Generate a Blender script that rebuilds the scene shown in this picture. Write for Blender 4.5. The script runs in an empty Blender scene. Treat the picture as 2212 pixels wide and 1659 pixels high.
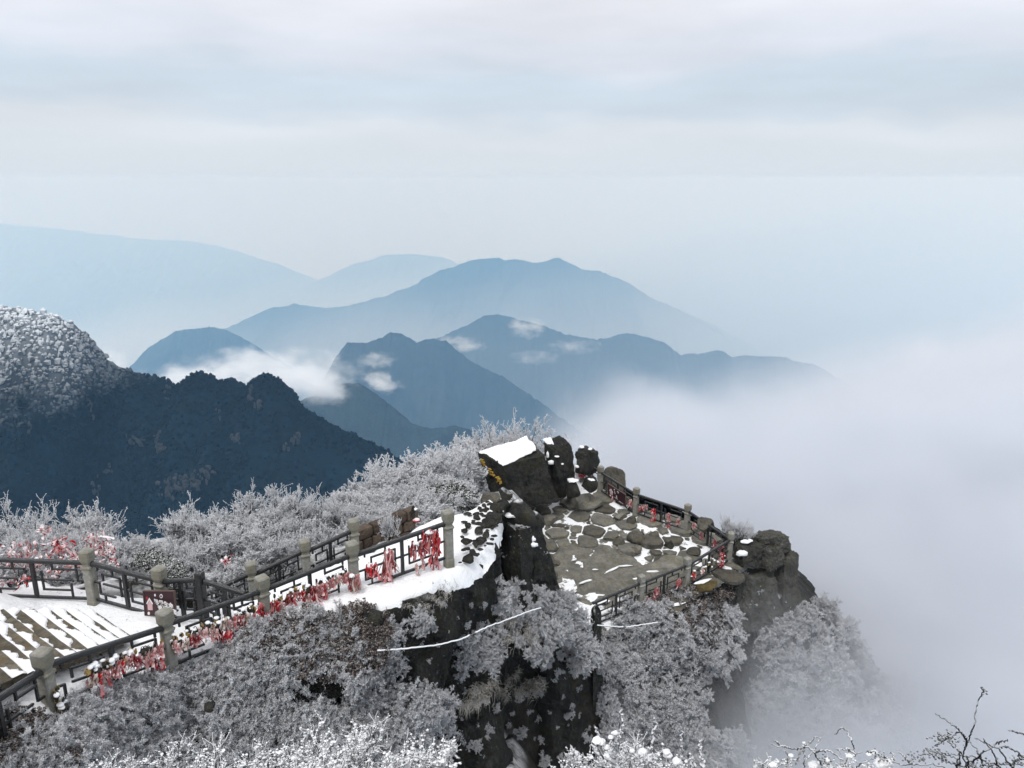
import bpy, bmesh, math, random
import numpy as np
from mathutils import Vector, Matrix

C = bpy.context.scene.collection
sc = bpy.context.scene
rng = np.random.default_rng(7)
random.seed(7)

# ------------------------------------------------------------------ camera
CAMZ = 20.0
PITCH = math.radians(15.0)
FPX = 1660.0                       # focal length in the units of a 2212 x 1659 view
cam = bpy.data.cameras.new('camera')
cam.sensor_width = 36.0
cam.lens = 36.0 * FPX / 2212.0
cam.clip_start = 0.1
cam.clip_end = 90000.0
cam_ob = bpy.data.objects.new('camera', cam)
C.objects.link(cam_ob)
cam_ob.location = (0, 0, CAMZ)
cam_ob.rotation_euler = (math.radians(90) - PITCH, 0, 0)
sc.camera = cam_ob

def at(px, py, D):
    """World point seen at (px, py) of the 2212 x 1659 view at forward distance D."""
    u, v = (px - 1106.0) / FPX, (py - 829.5) / FPX
    dy = math.cos(PITCH) - v * math.sin(PITCH)
    dz = -math.sin(PITCH) - v * math.cos(PITCH)
    k = D / dy
    return Vector((u * k, D, CAMZ + dz * k))

def at_z(px, py, z):
    v = (py - 829.5) / FPX
    dy = math.cos(PITCH) - v * math.sin(PITCH)
    dz = -math.sin(PITCH) - v * math.cos(PITCH)
    return at(px, py, (z - CAMZ) / dz * dy)

# ------------------------------------------------------------------ render, world, sun
sc.render.engine = 'CYCLES'
cy = sc.cycles
cy.max_bounces = 14
cy.diffuse_bounces = 8
cy.glossy_bounces = 1
cy.transmission_bounces = 2
cy.transparent_max_bounces = 16
cy.volume_bounces = 8
cy.volume_step_rate = 1.0
cy.volume_max_steps = 256
cy.use_denoising = True
try:
    cy.denoiser = 'OPENIMAGEDENOISE'
    cy.denoising_input_passes = 'RGB_ALBEDO_NORMAL'
except Exception:
    pass
cy.use_adaptive_sampling = True
cy.adaptive_threshold = 0.02
cy.sample_clamp_indirect = 4.0
sc.view_settings.view_transform = 'Standard'
sc.view_settings.look = 'None'
sc.view_settings.exposure = 0.42
sc.view_settings.gamma = 1.0
sc.view_settings.use_curve_mapping = False

SUN_EL, SUN_AZ = math.radians(62), math.radians(-155)     # azimuth from +Y towards +X
world = bpy.data.worlds.new('World')
sc.world = world
world.use_nodes = True
def build_world():
    nt = world.node_tree
    nt.nodes.clear()
    N, L = nt.nodes.new, nt.links.new
    out = N('ShaderNodeOutputWorld'); bg = N('ShaderNodeBackground')
    bg.inputs['Strength'].default_value = 0.081
    L(bg.outputs[0], out.inputs[0])
    sky = N('ShaderNodeTexSky'); sky.sky_type = 'NISHITA'; sky.sun_disc = False
    sky.sun_elevation = SUN_EL; sky.sun_rotation = SUN_AZ
    tc = N('ShaderNodeTexCoord')
    sep = N('ShaderNodeSeparateXYZ'); L(tc.outputs['Generated'], sep.inputs[0])
    # long level banks of cloud all round: noise on the direction, squeezed in height
    mp = N('ShaderNodeMapping'); mp.inputs['Scale'].default_value = (1.6, 1.6, 9.0)
    L(tc.outputs['Generated'], mp.inputs[0])
    n1 = N('ShaderNodeTexNoise'); n1.inputs['Scale'].default_value = 1.7
    n1.inputs['Detail'].default_value = 4; n1.inputs['Roughness'].default_value = 0.55
    L(mp.outputs[0], n1.inputs['Vector'])
    mp2 = N('ShaderNodeMapping'); mp2.inputs['Scale'].default_value = (3.0, 3.0, 9.0)
    mp2.inputs['Location'].default_value = (3.1, 0.7, 0.2)
    L(tc.outputs['Generated'], mp2.inputs[0])
    n2 = N('ShaderNodeTexNoise'); n2.inputs['Scale'].default_value = 1.3; n2.inputs['Detail'].default_value = 5
    L(mp2.outputs[0], n2.inputs['Vector'])
    # height plus waviness -> bands of the cloud
    m1 = N('ShaderNodeMath'); m1.operation = 'MULTIPLY_ADD'
    L(n2.outputs['Fac'], m1.inputs[0]); m1.inputs[1].default_value = 0.11
    L(sep.outputs['Z'], m1.inputs[2])
    m2 = N('ShaderNodeMath'); m2.operation = 'SUBTRACT'; L(m1.outputs[0], m2.inputs[0]); m2.inputs[1].default_value = 0.055
    ramp = N('ShaderNodeValToRGB'); cr = ramp.color_ramp
    stops = [(0.0, (.655, .715, .775)), (.034, (.66, .715, .775)), (.060, (.70, .745, .805)), (.086, (.60, .685, .775)), (.110, (.60, .69, .785)),
             (.150, (.715, .755, .835)), (.22, (.815, .83, .885)), (.45, (.87, .88, .91)), (1.0, (.90, .91, .93))]
    cr.elements[0].position = stops[0][0]; cr.elements[0].color = (*stops[0][1], 1)
    cr.elements[1].position = stops[-1][0]; cr.elements[1].color = (*stops[-1][1], 1)
    for p, c in stops[1:-1]:
        e = cr.elements.new(p); e.color = (*c, 1)
    cr.interpolation = 'EASE'
    L(m2.outputs[0], ramp.inputs[0])
    # soft light and dark streaks
    mr = N('ShaderNodeMapRange'); mr.inputs['From Min'].default_value = .3; mr.inputs['From Max'].default_value = .7
    mr.inputs['To Min'].default_value = 9.0; mr.inputs['To Max'].default_value = 10.6
    L(n1.outputs['Fac'], mr.inputs[0])
    # level out towards the horizon, where everything sinks into the same haze
    hz = N('ShaderNodeMapRange'); hz.interpolation_type = 'SMOOTHSTEP'; hz.inputs['From Min'].default_value = 0.0; hz.inputs['From Max'].default_value = .09
    L(sep.outputs['Z'], hz.inputs[0])
    lv = N('ShaderNodeMix'); lv.data_type = 'FLOAT'; L(hz.outputs[0], lv.inputs[0]); lv.inputs[2].default_value = 9.9; L(mr.outputs[0], lv.inputs[3])
    sc1 = N('ShaderNodeVectorMath'); sc1.operation = 'SCALE'
    L(ramp.outputs[0], sc1.inputs[0]); L(lv.outputs[0], sc1.inputs['Scale'])
    mix = N('ShaderNodeMix'); mix.data_type = 'RGBA'; mix.inputs['Factor'].default_value = 0.97
    L(sky.outputs[0], mix.inputs['A']); L(sc1.outputs[0], mix.inputs['B'])
    L(mix.outputs['Result'], bg.inputs['Color'])
build_world()

sun = bpy.data.lights.new('sun', 'SUN')
sun.energy = 1.5; sun.angle = math.radians(20); sun.color = (1.0, .97, .93)
sun_ob = bpy.data.objects.new('sun', sun); C.objects.link(sun_ob)
sun_ob.location = (0, 0, 60)
_d = Vector((math.sin(SUN_AZ) * math.cos(SUN_EL), math.cos(SUN_AZ) * math.cos(SUN_EL), math.sin(SUN_EL)))
sun_ob.rotation_euler = _d.to_track_quat('Z', 'Y').to_euler()

# ------------------------------------------------------------------ helpers
def tag(o, label=None, cat=None, group=None, kind=None):
    if label: o['label'] = label
    if cat: o['category'] = cat
    if group: o['group'] = group
    if kind: o['kind'] = kind
    return o

def empty(name, loc=(0, 0, 0)):
    o = bpy.data.objects.new(name, None); C.objects.link(o); o.location = loc; o.empty_display_size = .2
    return o

def mesh_np(name, V, F, smooth=True):
    """Mesh from an (n,3) array and a list of face arrays of equal width, or one array."""
    V = np.asarray(V, dtype=np.float32)
    Fs = F if isinstance(F, (list, tuple)) else [F]
    Fs = [np.asarray(f, dtype=np.int32) for f in Fs if len(f)]
    me = bpy.data.meshes.new(name)
    me.vertices.add(len(V)); me.vertices.foreach_set('co', V.ravel())
    loops = np.concatenate([f.ravel() for f in Fs])
    tot = np.concatenate([np.full(len(f), f.shape[1], np.int32) for f in Fs])
    start = np.concatenate([[0], np.cumsum(tot)[:-1]]).astype(np.int32)
    me.loops.add(len(loops)); me.loops.foreach_set('vertex_index', loops)
    me.polygons.add(len(tot)); me.polygons.foreach_set('loop_start', start); me.polygons.foreach_set('loop_total', tot)
    me.polygons.foreach_set('use_smooth', np.full(len(tot), smooth))
    me.update(calc_edges=True)
    return me

def link(name, me, mat, parent=None, loc=None):
    o = bpy.data.objects.new(name, me); C.objects.link(o)
    if mat is not None and len(me.materials) == 0: me.materials.append(mat)
    if parent is not None: o.parent = parent
    if loc is not None: o.location = loc
    return o

def grid_faces(nu, nv, wrap=False):
    i = np.arange(nu - 1 if not wrap else nu)[:, None]; j = np.arange(nv - 1)[None, :]
    i2 = (i + 1) % nu
    a = i * nv + j; b = i2 * nv + j; c = i2 * nv + j + 1; d = i * nv + j + 1
    return np.stack([a, b, c, d], -1).reshape(-1, 4)

def _hash(ix, iy, iz, seed):
    h = (ix.astype(np.int64) * 374761393 + iy.astype(np.int64) * 668265263 + iz.astype(np.int64) * 2147483647 + seed * 1274126177) & 0xFFFFFFFF
    h = ((h ^ (h >> 13)) * 1274126177) & 0xFFFFFFFF
    h = ((h ^ (h >> 16)) * 2246822519) & 0xFFFFFFFF
    return ((h ^ (h >> 15)) & 0xFFFFFF) / float(0xFFFFFF)

def vnoise(P, seed=0):
    P = np.asarray(P, dtype=np.float64)
    i = np.floor(P).astype(np.int64); f = P - i
    f = f * f * f * (f * (f * 6 - 15) + 10)
    r = 0
    for dx in (0, 1):
        for dy in (0, 1):
            for dz in (0, 1):
                w = (f[..., 0] if dx else 1 - f[..., 0]) * (f[..., 1] if dy else 1 - f[..., 1]) * (f[..., 2] if dz else 1 - f[..., 2])
                r = r + w * _hash(i[..., 0] + dx, i[..., 1] + dy, i[..., 2] + dz, seed)
    return r * 2 - 1

def fbm(P, octaves=5, lac=2.03, gain=.5, seed=0, ridged=False):
    P = np.asarray(P, dtype=np.float64); a, s, t = 1.0, 0.0, 0.0
    for k in range(octaves):
        n = vnoise(P * lac ** k + 17.3 * k, seed + k)
        s = s + a * (1 - 2 * np.abs(n) if ridged else n); t += a; a *= gain
    return s / t

def col3(*c): return (*c, 1.0)

def principled(name, col=(.5, .5, .5), rough=.8, spec=.3):
    m = bpy.data.materials.new(name); m.use_nodes = True
    b = m.node_tree.nodes['Principled BSDF']
    b.inputs['Base Color'].default_value = col3(*col); b.inputs['Roughness'].default_value = rough
    b.inputs['Specular IOR Level'].default_value = spec
    return m, m.node_tree, b

def nnode(nt, typ, **kw):
    n = nt.nodes.new(typ)
    for k, v in kw.items():
        if k in n.inputs: n.inputs[k].default_value = v
        else: setattr(n, k, v)
    return n

def mixcol(nt, fac, a, b):
    m = nt.nodes.new('ShaderNodeMix'); m.data_type = 'RGBA'
    for key, v in (('Factor', fac), ('A', a), ('B', b)):
        s = m.inputs[key] if key == 'Factor' else [x for x in m.inputs if x.name == key and x.type == 'RGBA'][0]
        if isinstance(v, (int, float)): s.default_value = v
        elif isinstance(v, tuple): s.default_value = v if len(v) == 4 else col3(*v)
        else: nt.links.new(v, s)
    return [x for x in m.outputs if x.type == 'RGBA'][0]

def noise_fac(nt, scale, lo=.4, hi=.6, detail=5, rough=.6, coord='Object', vscale=None, dist=0):
    tc = nt.nodes.new('ShaderNodeTexCoord'); v = tc.outputs[coord]
    if vscale:
        mp = nt.nodes.new('ShaderNodeMapping'); mp.inputs['Scale'].default_value = vscale
        nt.links.new(v, mp.inputs[0]); v = mp.outputs[0]
    n = nnode(nt, 'ShaderNodeTexNoise', Scale=scale, Detail=detail, Roughness=rough, Distortion=dist)
    nt.links.new(v, n.inputs['Vector'])
    r = nt.nodes.new('ShaderNodeMapRange'); r.inputs['From Min'].default_value = lo; r.inputs['From Max'].default_value = hi
    nt.links.new(n.outputs['Fac'], r.inputs[0])
    return r.outputs[0]

def math_n(nt, op, a, b=None, clamp=False):
    m = nt.nodes.new('ShaderNodeMath'); m.operation = op; m.use_clamp = clamp
    for i, v in enumerate((a, b)):
        if v is None: continue
        if isinstance(v, (int, float)): m.inputs[i].default_value = v
        else: nt.links.new(v, m.inputs[i])
    return m.outputs[0]

def bump(nt, b, height, strength=.5, dist=.05):
    n = nnode(nt, 'ShaderNodeBump', Strength=strength, Distance=dist)
    nt.links.new(height, n.inputs['Height']); nt.links.new(n.outputs[0], b.inputs['Normal'])

def up_fac(nt, lo, hi):
    """How far a surface faces up: 0 below lo, 1 above hi (world normal z)."""
    g = nt.nodes.new('ShaderNodeNewGeometry'); s = nt.nodes.new('ShaderNodeSeparateXYZ')
    nt.links.new(g.outputs['Normal'], s.inputs[0])
    r = nt.nodes.new('ShaderNodeMapRange'); r.inputs['From Min'].default_value = lo; r.inputs['From Max'].default_value = hi
    nt.links.new(s.outputs['Z'], r.inputs[0])
    return r.outputs[0]
def ico(sub):
    bm = bmesh.new(); bmesh.ops.create_icosphere(bm, subdivisions=sub, radius=1)
    bm.verts.ensure_lookup_table()
    V = np.array([v.co[:] for v in bm.verts]); F = np.array([[v.index for v in f.verts] for f in bm.faces]); bm.free()
    return V, F
ICO1V, ICO1F = ico(1)
ICO2V, ICO2F = ico(2)
ICO3V, ICO3F = ico(3)
def rock_mat(name, a=(.05, .05, .048), b_=(.10, .098, .09), scale=3.0, moss=None, snow=None, bumpd=.06, vary=.5):
    m, nt, b = principled(name, a, .85, .2)
    f = noise_fac(nt, scale, .35, .65, 8, .65)
    c = mixcol(nt, f, a, b_)
    f2 = noise_fac(nt, scale * 5, .45, .7, 4, .7)
    c = mixcol(nt, math_n(nt, 'MULTIPLY', f2, .5), c, tuple(x * .4 for x in a))
    if moss:
        f3 = noise_fac(nt, scale * .8, .52, .66, 5, .7)
        c = mixcol(nt, math_n(nt, 'MULTIPLY', f3, .75), c, moss)
    if vary:
        oi = nt.nodes.new('ShaderNodeObjectInfo'); sv = nt.nodes.new('ShaderNodeVectorMath'); sv.operation = 'SCALE'
        nt.links.new(c, sv.inputs[0]); nt.links.new(math_n(nt, 'ADD', math_n(nt, 'MULTIPLY', oi.outputs['Random'], vary), 1 - vary / 2), sv.inputs['Scale']); c = sv.outputs[0]
    if snow:
        u = up_fac(nt, snow[0], snow[1])
        f4 = noise_fac(nt, snow[2], .38, .56, 6, .6, 'Object')
        c = mixcol(nt, math_n(nt, 'MULTIPLY', u, f4, True), c, (.84, .86, .89))
    nt.links.new(c, b.inputs['Base Color'])
    bump(nt, b, math_n(nt, 'ADD', f, math_n(nt, 'MULTIPLY', f2, -.5)), .9, bumpd)
    return m
# ------------------------------------------------------------------ far mountains
DECK_Z = -1500.0
def forest_mat(name, snow_z=None, base=(.002, .008, .013), snowmix=1.0):
    m, nt, b = principled(name, base, .9, .1)
    f = noise_fac(nt, .02, .35, .65, 6, .65, 'Object')
    c = mixcol(nt, f, tuple(x * .6 for x in base), tuple(x * 1.6 for x in base))
    f9 = noise_fac(nt, .16, .5, .75, 3, .6, 'Object')
    c = mixcol(nt, math_n(nt, 'MULTIPLY', f9, .5), c, tuple(x * 3.2 for x in base))
    if snow_z is not None:
        g = nt.nodes.new('ShaderNodeNewGeometry'); s = nt.nodes.new('ShaderNodeSeparateXYZ')
        nt.links.new(g.outputs['Position'], s.inputs[0])
        n = nnode(nt, 'ShaderNodeTexNoise', Scale=.02, Detail=5, Roughness=.65)
        nt.links.new(g.outputs['Position'], n.inputs['Vector'])
        z = math_n(nt, 'ADD', s.outputs['Z'], math_n(nt, 'MULTIPLY', n.outputs['Fac'], 90.0))
        # the frost line climbs to the right, away from the high dome
        z = math_n(nt, 'SUBTRACT', z, math_n(nt, 'MULTIPLY', s.outputs['X'], .14))
        r = nt.nodes.new('ShaderNodeMapRange'); r.inputs['From Min'].default_value = snow_z; r.inputs['From Max'].default_value = snow_z + 85
        nt.links.new(z, r.inputs[0])
        u = up_fac(nt, -.9, .6)
        f2 = math_n(nt, 'MULTIPLY', math_n(nt, 'MULTIPLY', r.outputs[0], u, True), snowmix)
        c = mixcol(nt, f2, c, (.62, .66, .70))
    nt.links.new(c, b.inputs['Base Color'])
    return m

def ridge_profile(pts, n, rough, seed, D):
    """Pixels of a skyline -> world points, resampled, with an uneven crest; D may be a number or one per point."""
    Ds = D if isinstance(D, (list, tuple)) else [D] * len(pts)
    W = np.array([at(p[0], p[1], d) for p, d in zip(pts, Ds)])
    s = np.concatenate([[0], np.cumsum(np.linalg.norm(np.diff(W, axis=0), axis=1))])
    t = np.linspace(0, s[-1], n)
    Q = np.stack([np.interp(t, s, W[:, k]) for k in range(3)], 1)
    k = max(2, n // 140); ker = np.hanning(k + 2)[1:-1]; ker /= ker.sum()
    Z = np.convolve(np.pad(Q[:, 2], k, mode='edge'), ker, 'same')[k:-k]
    Q[:, 2] = Z + rough * .34 * fbm(np.stack([t / (rough * .9), t * 0, t * 0 + seed * 3], 1), 3, seed=seed + 50) + rough * fbm(np.stack([t / (rough * 7), t * 0, t * 0 + seed], 1), 5, seed=seed)
    return Q, t

def mountain(name, pts, D, front, back, drop, n=240, m=70, rough=20, gully=.18, seed=1, mat=None, label=None, steep=.9):
    Q, t = ridge_profile(pts, n, rough, seed, D)
    tf = np.concatenate([-np.linspace(1, 0, m // 3, endpoint=False), np.linspace(0, 1, m)])
    X = np.repeat(Q[:, None, 0], len(tf), 1); Y = np.repeat(Q[:, None, 1], len(tf), 1); Z = np.repeat(Q[:, None, 2], len(tf), 1)
    a = np.abs(tf)[None, :]
    Y = Y - np.where(tf[None, :] > 0, tf * front, tf * back)
    Z = Z - drop * a ** steep
    P = np.stack([X / (drop * .5), Y / (drop * 1.1), a + 0 * X + seed], -1)
    w = np.minimum(1, a * 5)
    Z = Z + drop * gully * w * (fbm(P, 6, seed=seed + 5, ridged=True, gain=.52) - .1)
    Y = Y - front * .3 * w * fbm(np.stack([X / (drop * .45) + a * 1.1, a * 1.3 - X / (drop * 1.5), a * 0 + X * 0 + seed], -1), 4, seed=seed + 9, ridged=True)
    V = np.stack([X, Y, Z], -1)
    me = mesh_np(name, V.reshape(-1, 3), grid_faces(n, len(tf))[:, ::-1])
    o = link(name, me, mat)
    tag(o, label, None, None, 'structure')
    return V[:, m // 3:, :], o

M_near = forest_mat('dark_forest_frost', snow_z=-78.0)
M_nearground = forest_mat('dark_forest_floor', snow_z=-78.0, snowmix=.3)
M_far = forest_mat('far_forest', base=(.014, .022, .022))

near_pts = [(-900, 700), (-420, 640), (-250, 610), (-90, 640), (0, 662), (60, 668), (115, 678), (165, 700), (200, 738), (240, 786), (290, 800), (335, 812), (385, 832), (415, 812), (455, 808),
            (475, 822), (500, 812), (528, 840), (545, 825), (575, 806), (605, 815), (630, 838), (660, 880), (700, 908), (745, 932), (790, 950), (830, 968), (862, 992), (900, 1030), (960, 1090), (1060, 1200), (1200, 1400)]
near_D = [680] * 7 + [690, 700, 715, 735, 740, 745, 745, 745, 745, 745, 740, 740, 735, 730, 725, 720, 720, 720, 720, 720, 720, 715, 710, 700, 690]
near_V, near_ob = mountain('mountain', near_pts, near_D, 330, 300, 420, n=420, m=110, rough=4, gully=.10, seed=3, mat=M_nearground,
                           label='dark forested mountain ridge on the left with a frosted dome', steep=.95)

layers = [
    # skyline, distance, front, back, drop, crest roughness, seed
    ([(600, 900), (680, 850), (740, 826), (775, 828), (800, 842), (850, 880), (890, 915), (930, 925), (975, 918), (1010, 926), (1040, 950), (1100, 1010), (1300, 1250)], 2300, 700, 500, 900, 11, 11, 'low dark spur behind the near forested ridge'),
    ([(640, 900), (690, 830), (722, 775), (752, 742), (790, 745), (812, 738), (845, 720), (868, 720), (900, 738), (930, 732), (962, 738), (1000, 765), (1050, 800), (1100, 828), (1140, 852), (1190, 890), (1240, 925), (1320, 980), (1450, 1100)], 4300, 1200, 900, 1500, 27, 21, 'hazy blue mountain with a stepped crest in the middle'),
    ([(860, 800), (940, 735), (1000, 700), (1075, 680), (1110, 684), (1160, 695), (1220, 722), (1290, 732), (1330, 722), (1362, 718), (1400, 728), (1432, 738), (1470, 770), (1510, 766), (1545, 755), (1585, 766), (1640, 766), (1690, 770), (1745, 786), (1800, 812), (1860, 846), (1930, 890), (2050, 980)], 6300, 1600, 1200, 1700, 32, 31, 'long pale blue mountain ridge sinking into the fog on the right'),
    ([(270, 800), (320, 752), (378, 714), (415, 708), (452, 704), (490, 712), (520, 728), (550, 744), (590, 770), (680, 830)], 6800, 1500, 1200, 1500, 20, 41, 'small flat topped hill behind the valley cloud'),
    ([(380, 760), (470, 715), (520, 694), (580, 668), (640, 656), (700, 662), (760, 660), (830, 640), (900, 612), (945, 588), (1000, 572), (1040, 562), (1072, 556), (1090, 562), (1112, 556), (1150, 564), (1210, 562), (1260, 580), (1310, 592), (1350, 608), (1400, 640), (1450, 664), (1520, 692), (1600, 730), (1700, 800)], 10500, 2300, 1800, 2000, 42, 51, 'pale broad mountain with the highest crest in the middle distance'),
    ([(560, 680), (690, 606), (760, 572), (830, 552), (900, 548), (960, 556), (1010, 580), (1100, 640)], 17500, 2600, 2000, 2000, 30, 61, 'faint rounded mountain behind the pale broad one'),
    ([(-500, 500), (-200, 490), (0, 484), (60, 488), (140, 496), (240, 508), (320, 518), (400, 520), (480, 532), (600, 570), (720, 620), (800, 680)], 19500, 3000, 2400, 2200, 30, 71, 'faintest mountain ridge on the left skyline'),
]
for pts, D, fr, bk, dr, ro, sd, lab in layers:
    mountain('mountain', pts, D, fr, bk, dr, n=420, m=60, rough=ro, gully=.11, seed=sd, mat=M_far, label=lab)

# woods on the near ridge: lumpy crowns, one mass nobody could count
def crowns(name, P, R, seed, mat):
    r = np.random.default_rng(seed)
    n = len(P); nv = len(ICO1V)
    ang = r.uniform(0, 6.28, n); c, s = np.cos(ang), np.sin(ang)
    U = ICO1V[None] * (1 + .45 * r.uniform(-1, 1, (n, nv, 1)))
    x = U[..., 0] * c[:, None] - U[..., 1] * s[:, None]; y = U[..., 0] * s[:, None] + U[..., 1] * c[:, None]
    V = np.stack([x * R[:, None], y * R[:, None], U[..., 2] * R[:, None] * r.uniform(.9, 1.5, (n, 1))], -1) + P[:, None, :]
    F = (ICO1F[None] + (np.arange(n) * nv)[:, None, None]).reshape(-1, 3)
    o = link(name, mesh_np(name, V.reshape(-1, 3), F, False), mat)
    return o
def near_forest():
    V = near_V
    r = np.random.default_rng(5)
    n, m = V.shape[:2]
    N = 17000
    a = r.uniform(20, n - 2, N); b = np.concatenate([r.uniform(0, m - 2, N - 2400), r.uniform(0, 3, 2400)])
    a = np.concatenate([a, r.uniform(0, n * .62, 9000)]); b = np.concatenate([b, r.uniform(0, m * .34, 9000)]); N = len(a)
    i, j = a.astype(int), b.astype(int); fa, fb = (a - i)[:, None], (b - j)[:, None]
    P = V[i, j] * (1 - fa) * (1 - fb) + V[i + 1, j] * fa * (1 - fb) + V[i, j + 1] * (1 - fa) * fb + V[i + 1, j + 1] * fa * fb
    R = r.uniform(.8, 2.1, N) * np.where(r.random(N) < .12, 1.5, 1); P[:, 2] += R * .3
    u = P[:, 0] / P[:, 1] * FPX                      # keep the wood to what can be seen, with a margin
    keep = (u > -1450) & (u < 60)
    o = crowns('forest', P[keep], R[keep], 9, M_near)
    tag(o, 'dense woods of dark and frosted trees covering the left ridge', None, None, 'stuff')
near_forest()

# pale rock faces showing through the woods
M_farrock = rock_mat('far_rock_face', (.03, .035, .042), (.085, .09, .095), .25, bumpd=.5)
def rock_faces():
    spots = [(175, 845, 14, 22), (196, 880, 7, 28), (88, 865, 16, 9), (362, 842, 6, 26), (300, 955, 26, 14), (345, 960, 14, 26), (475, 892, 8, 12), (543, 855, 7, 22), (560, 880, 6, 16),
             (510, 952, 12, 18), (640, 948, 18, 12), (208, 1055, 10, 22), (236, 1022, 10, 14), (400, 1045, 44, 24), (368, 1060, 26, 20), (440, 1022, 30, 14), (620, 965, 8, 8), (62, 925, 10, 8)]
    V, F = [], []
    n0 = 0; r = np.random.default_rng(3)
    S = near_V.reshape(-1, 3)
    u = 1106 + S[:, 0] / (S[:, 1] * math.cos(PITCH) - (S[:, 2] - CAMZ) * math.sin(PITCH)) * FPX
    v = 829.5 - (S[:, 1] * math.sin(PITCH) + (S[:, 2] - CAMZ) * math.cos(PITCH)) / (S[:, 1] * math.cos(PITCH) - (S[:, 2] - CAMZ) * math.sin(PITCH)) * FPX
    for px, py, w, h in spots:
        for k in range(max(3, int(w * h / 22))):
            x, y = px + r.normal(0, w * .4), py + r.normal(0, h * .4)
            i = np.argmin((u - x) ** 2 + (v - y) ** 2)
            c = S[i] + np.array([0, -2.0, 1.0]); R = r.uniform(.9, 2.3)
            V.append(ICO2V * (1 + .3 * r.uniform(-1, 1, (len(ICO2V), 1))) * np.array([R * r.uniform(.6, 1.3), R * .8, R * r.uniform(.8, 2.2)]) + c)
            F.append(ICO2F + n0); n0 += len(ICO2V)
    o = link('bare_rock_face', mesh_np('bare_rock_face', np.concatenate(V), np.concatenate(F), False), M_farrock)
    tag(o, 'pale bare rock faces showing between the trees of the dark ridge', None, None, 'stuff')
rock_faces()

# ------------------------------------------------------------------ cloud sea, fog and haze
def cloud_sea():
    n, m = 150, 150
    x = np.linspace(-24000, 24000, n)[:, None] + 0 * np.arange(m)[None]; y = -6000 + 0 * x + np.linspace(0, 30000, m)[None]
    z = -3300 + 160 * fbm(np.stack([x / 2500, y / 2500, x * 0], -1), 5, seed=2)
    mt, nt, b = principled('cloud_white', (.42, .50, .62), 1.0, 0)
    o = link('cloud_sea', mesh_np('cloud_sea', np.stack([x, y, z], -1).reshape(-1, 3), grid_faces(n, m)), mt)
    tag(o, 'white sea of cloud filling the valleys', None, None, 'structure')
cloud_sea()

def box_mesh(name, lo, hi):
    lo, hi = np.array(lo, float), np.array(hi, float)
    V = np.array([[lo[0] if a else hi[0], lo[1] if b else hi[1], lo[2] if c else hi[2]] for a in (1, 0) for b in (1, 0) for c in (1, 0)])
    F = np.array([[0, 1, 3, 2], [4, 6, 7, 5], [0, 4, 5, 1], [2, 3, 7, 6], [0, 2, 6, 4], [1, 5, 7, 3]])
    return mesh_np(name, V, F, False)

def haze():
    m = bpy.data.materials.new('haze_air'); m.use_nodes = True; nt = m.node_tree; nt.nodes.clear()
    o = nt.nodes.new('ShaderNodeOutputMaterial'); v = nt.nodes.new('ShaderNodeVolumePrincipled')
    v.inputs['Density'].default_value = 1.25e-4
    v.inputs['Color'].default_value = (.30, .57, .90, 1); v.inputs['Absorption Color'].default_value = (.855, .69, .003, 1)
    v.inputs['Anisotropy'].default_value = 0.0
    nt.links.new(v.outputs[0], o.inputs['Volume'])
    h = link('haze', box_mesh('haze', (-26000, -8000, -3600), (26000, 26000, 62)), m)
    tag(h, 'pale blue haze in the air over the valleys', None, None, 'stuff')
haze()
def smooth_n(nt, val, lo, hi):
    r = nt.nodes.new('ShaderNodeMapRange'); r.interpolation_type = 'SMOOTHSTEP'
    r.inputs['From Min'].default_value = lo; r.inputs['From Max'].default_value = hi
    nt.links.new(val, r.inputs[0]); return r.outputs[0]

def fog_volume(name, lo, hi, density, build, step, label, color=(.93, .95, 1.0), aniso=0.0, mesh=None):
    m = bpy.data.materials.new(name + '_air'); m.use_nodes = True; nt = m.node_tree; nt.nodes.clear()
    o = nt.nodes.new('ShaderNodeOutputMaterial'); v = nt.nodes.new('ShaderNodeVolumePrincipled')
    v.inputs['Color'].default_value = (*color, 1); v.inputs['Absorption Color'].default_value = (0, 0, 0, 1)
    v.inputs['Anisotropy'].default_value = aniso
    g = nt.nodes.new('ShaderNodeNewGeometry'); s = nt.nodes.new('ShaderNodeSeparateXYZ'); nt.links.new(g.outputs['Position'], s.inputs[0])
    d = build(nt, g.outputs['Position'], s.outputs['X'], s.outputs['Y'], s.outputs['Z'])
    nt.links.new(math_n(nt, 'MULTIPLY', d, density), v.inputs['Density'])
    nt.links.new(v.outputs[0], o.inputs['Volume'])
    dims = np.array(hi, float) - np.array(lo, float)
    try: m.cycles.volume_step_rate = step / (dims.mean() / 10.0)
    except Exception as e: print('step', e)
    b = link(name, mesh or box_mesh(name, lo, hi), m)
    tag(b, label, None, None, 'stuff')
    return b

def mapped_noise(nt, pos, scale, detail=4, rough=.55, vs=(1, 1, 1), loc=(0, 0, 0)):
    mp = nt.nodes.new('ShaderNodeMapping'); mp.inputs['Scale'].default_value = vs; mp.inputs['Location'].default_value = loc
    nt.links.new(pos, mp.inputs[0])
    n = nnode(nt, 'ShaderNodeTexNoise', Scale=scale, Detail=detail, Roughness=rough); nt.links.new(mp.outputs[0], n.inputs['Vector'])
    return n.outputs['Fac']


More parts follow.
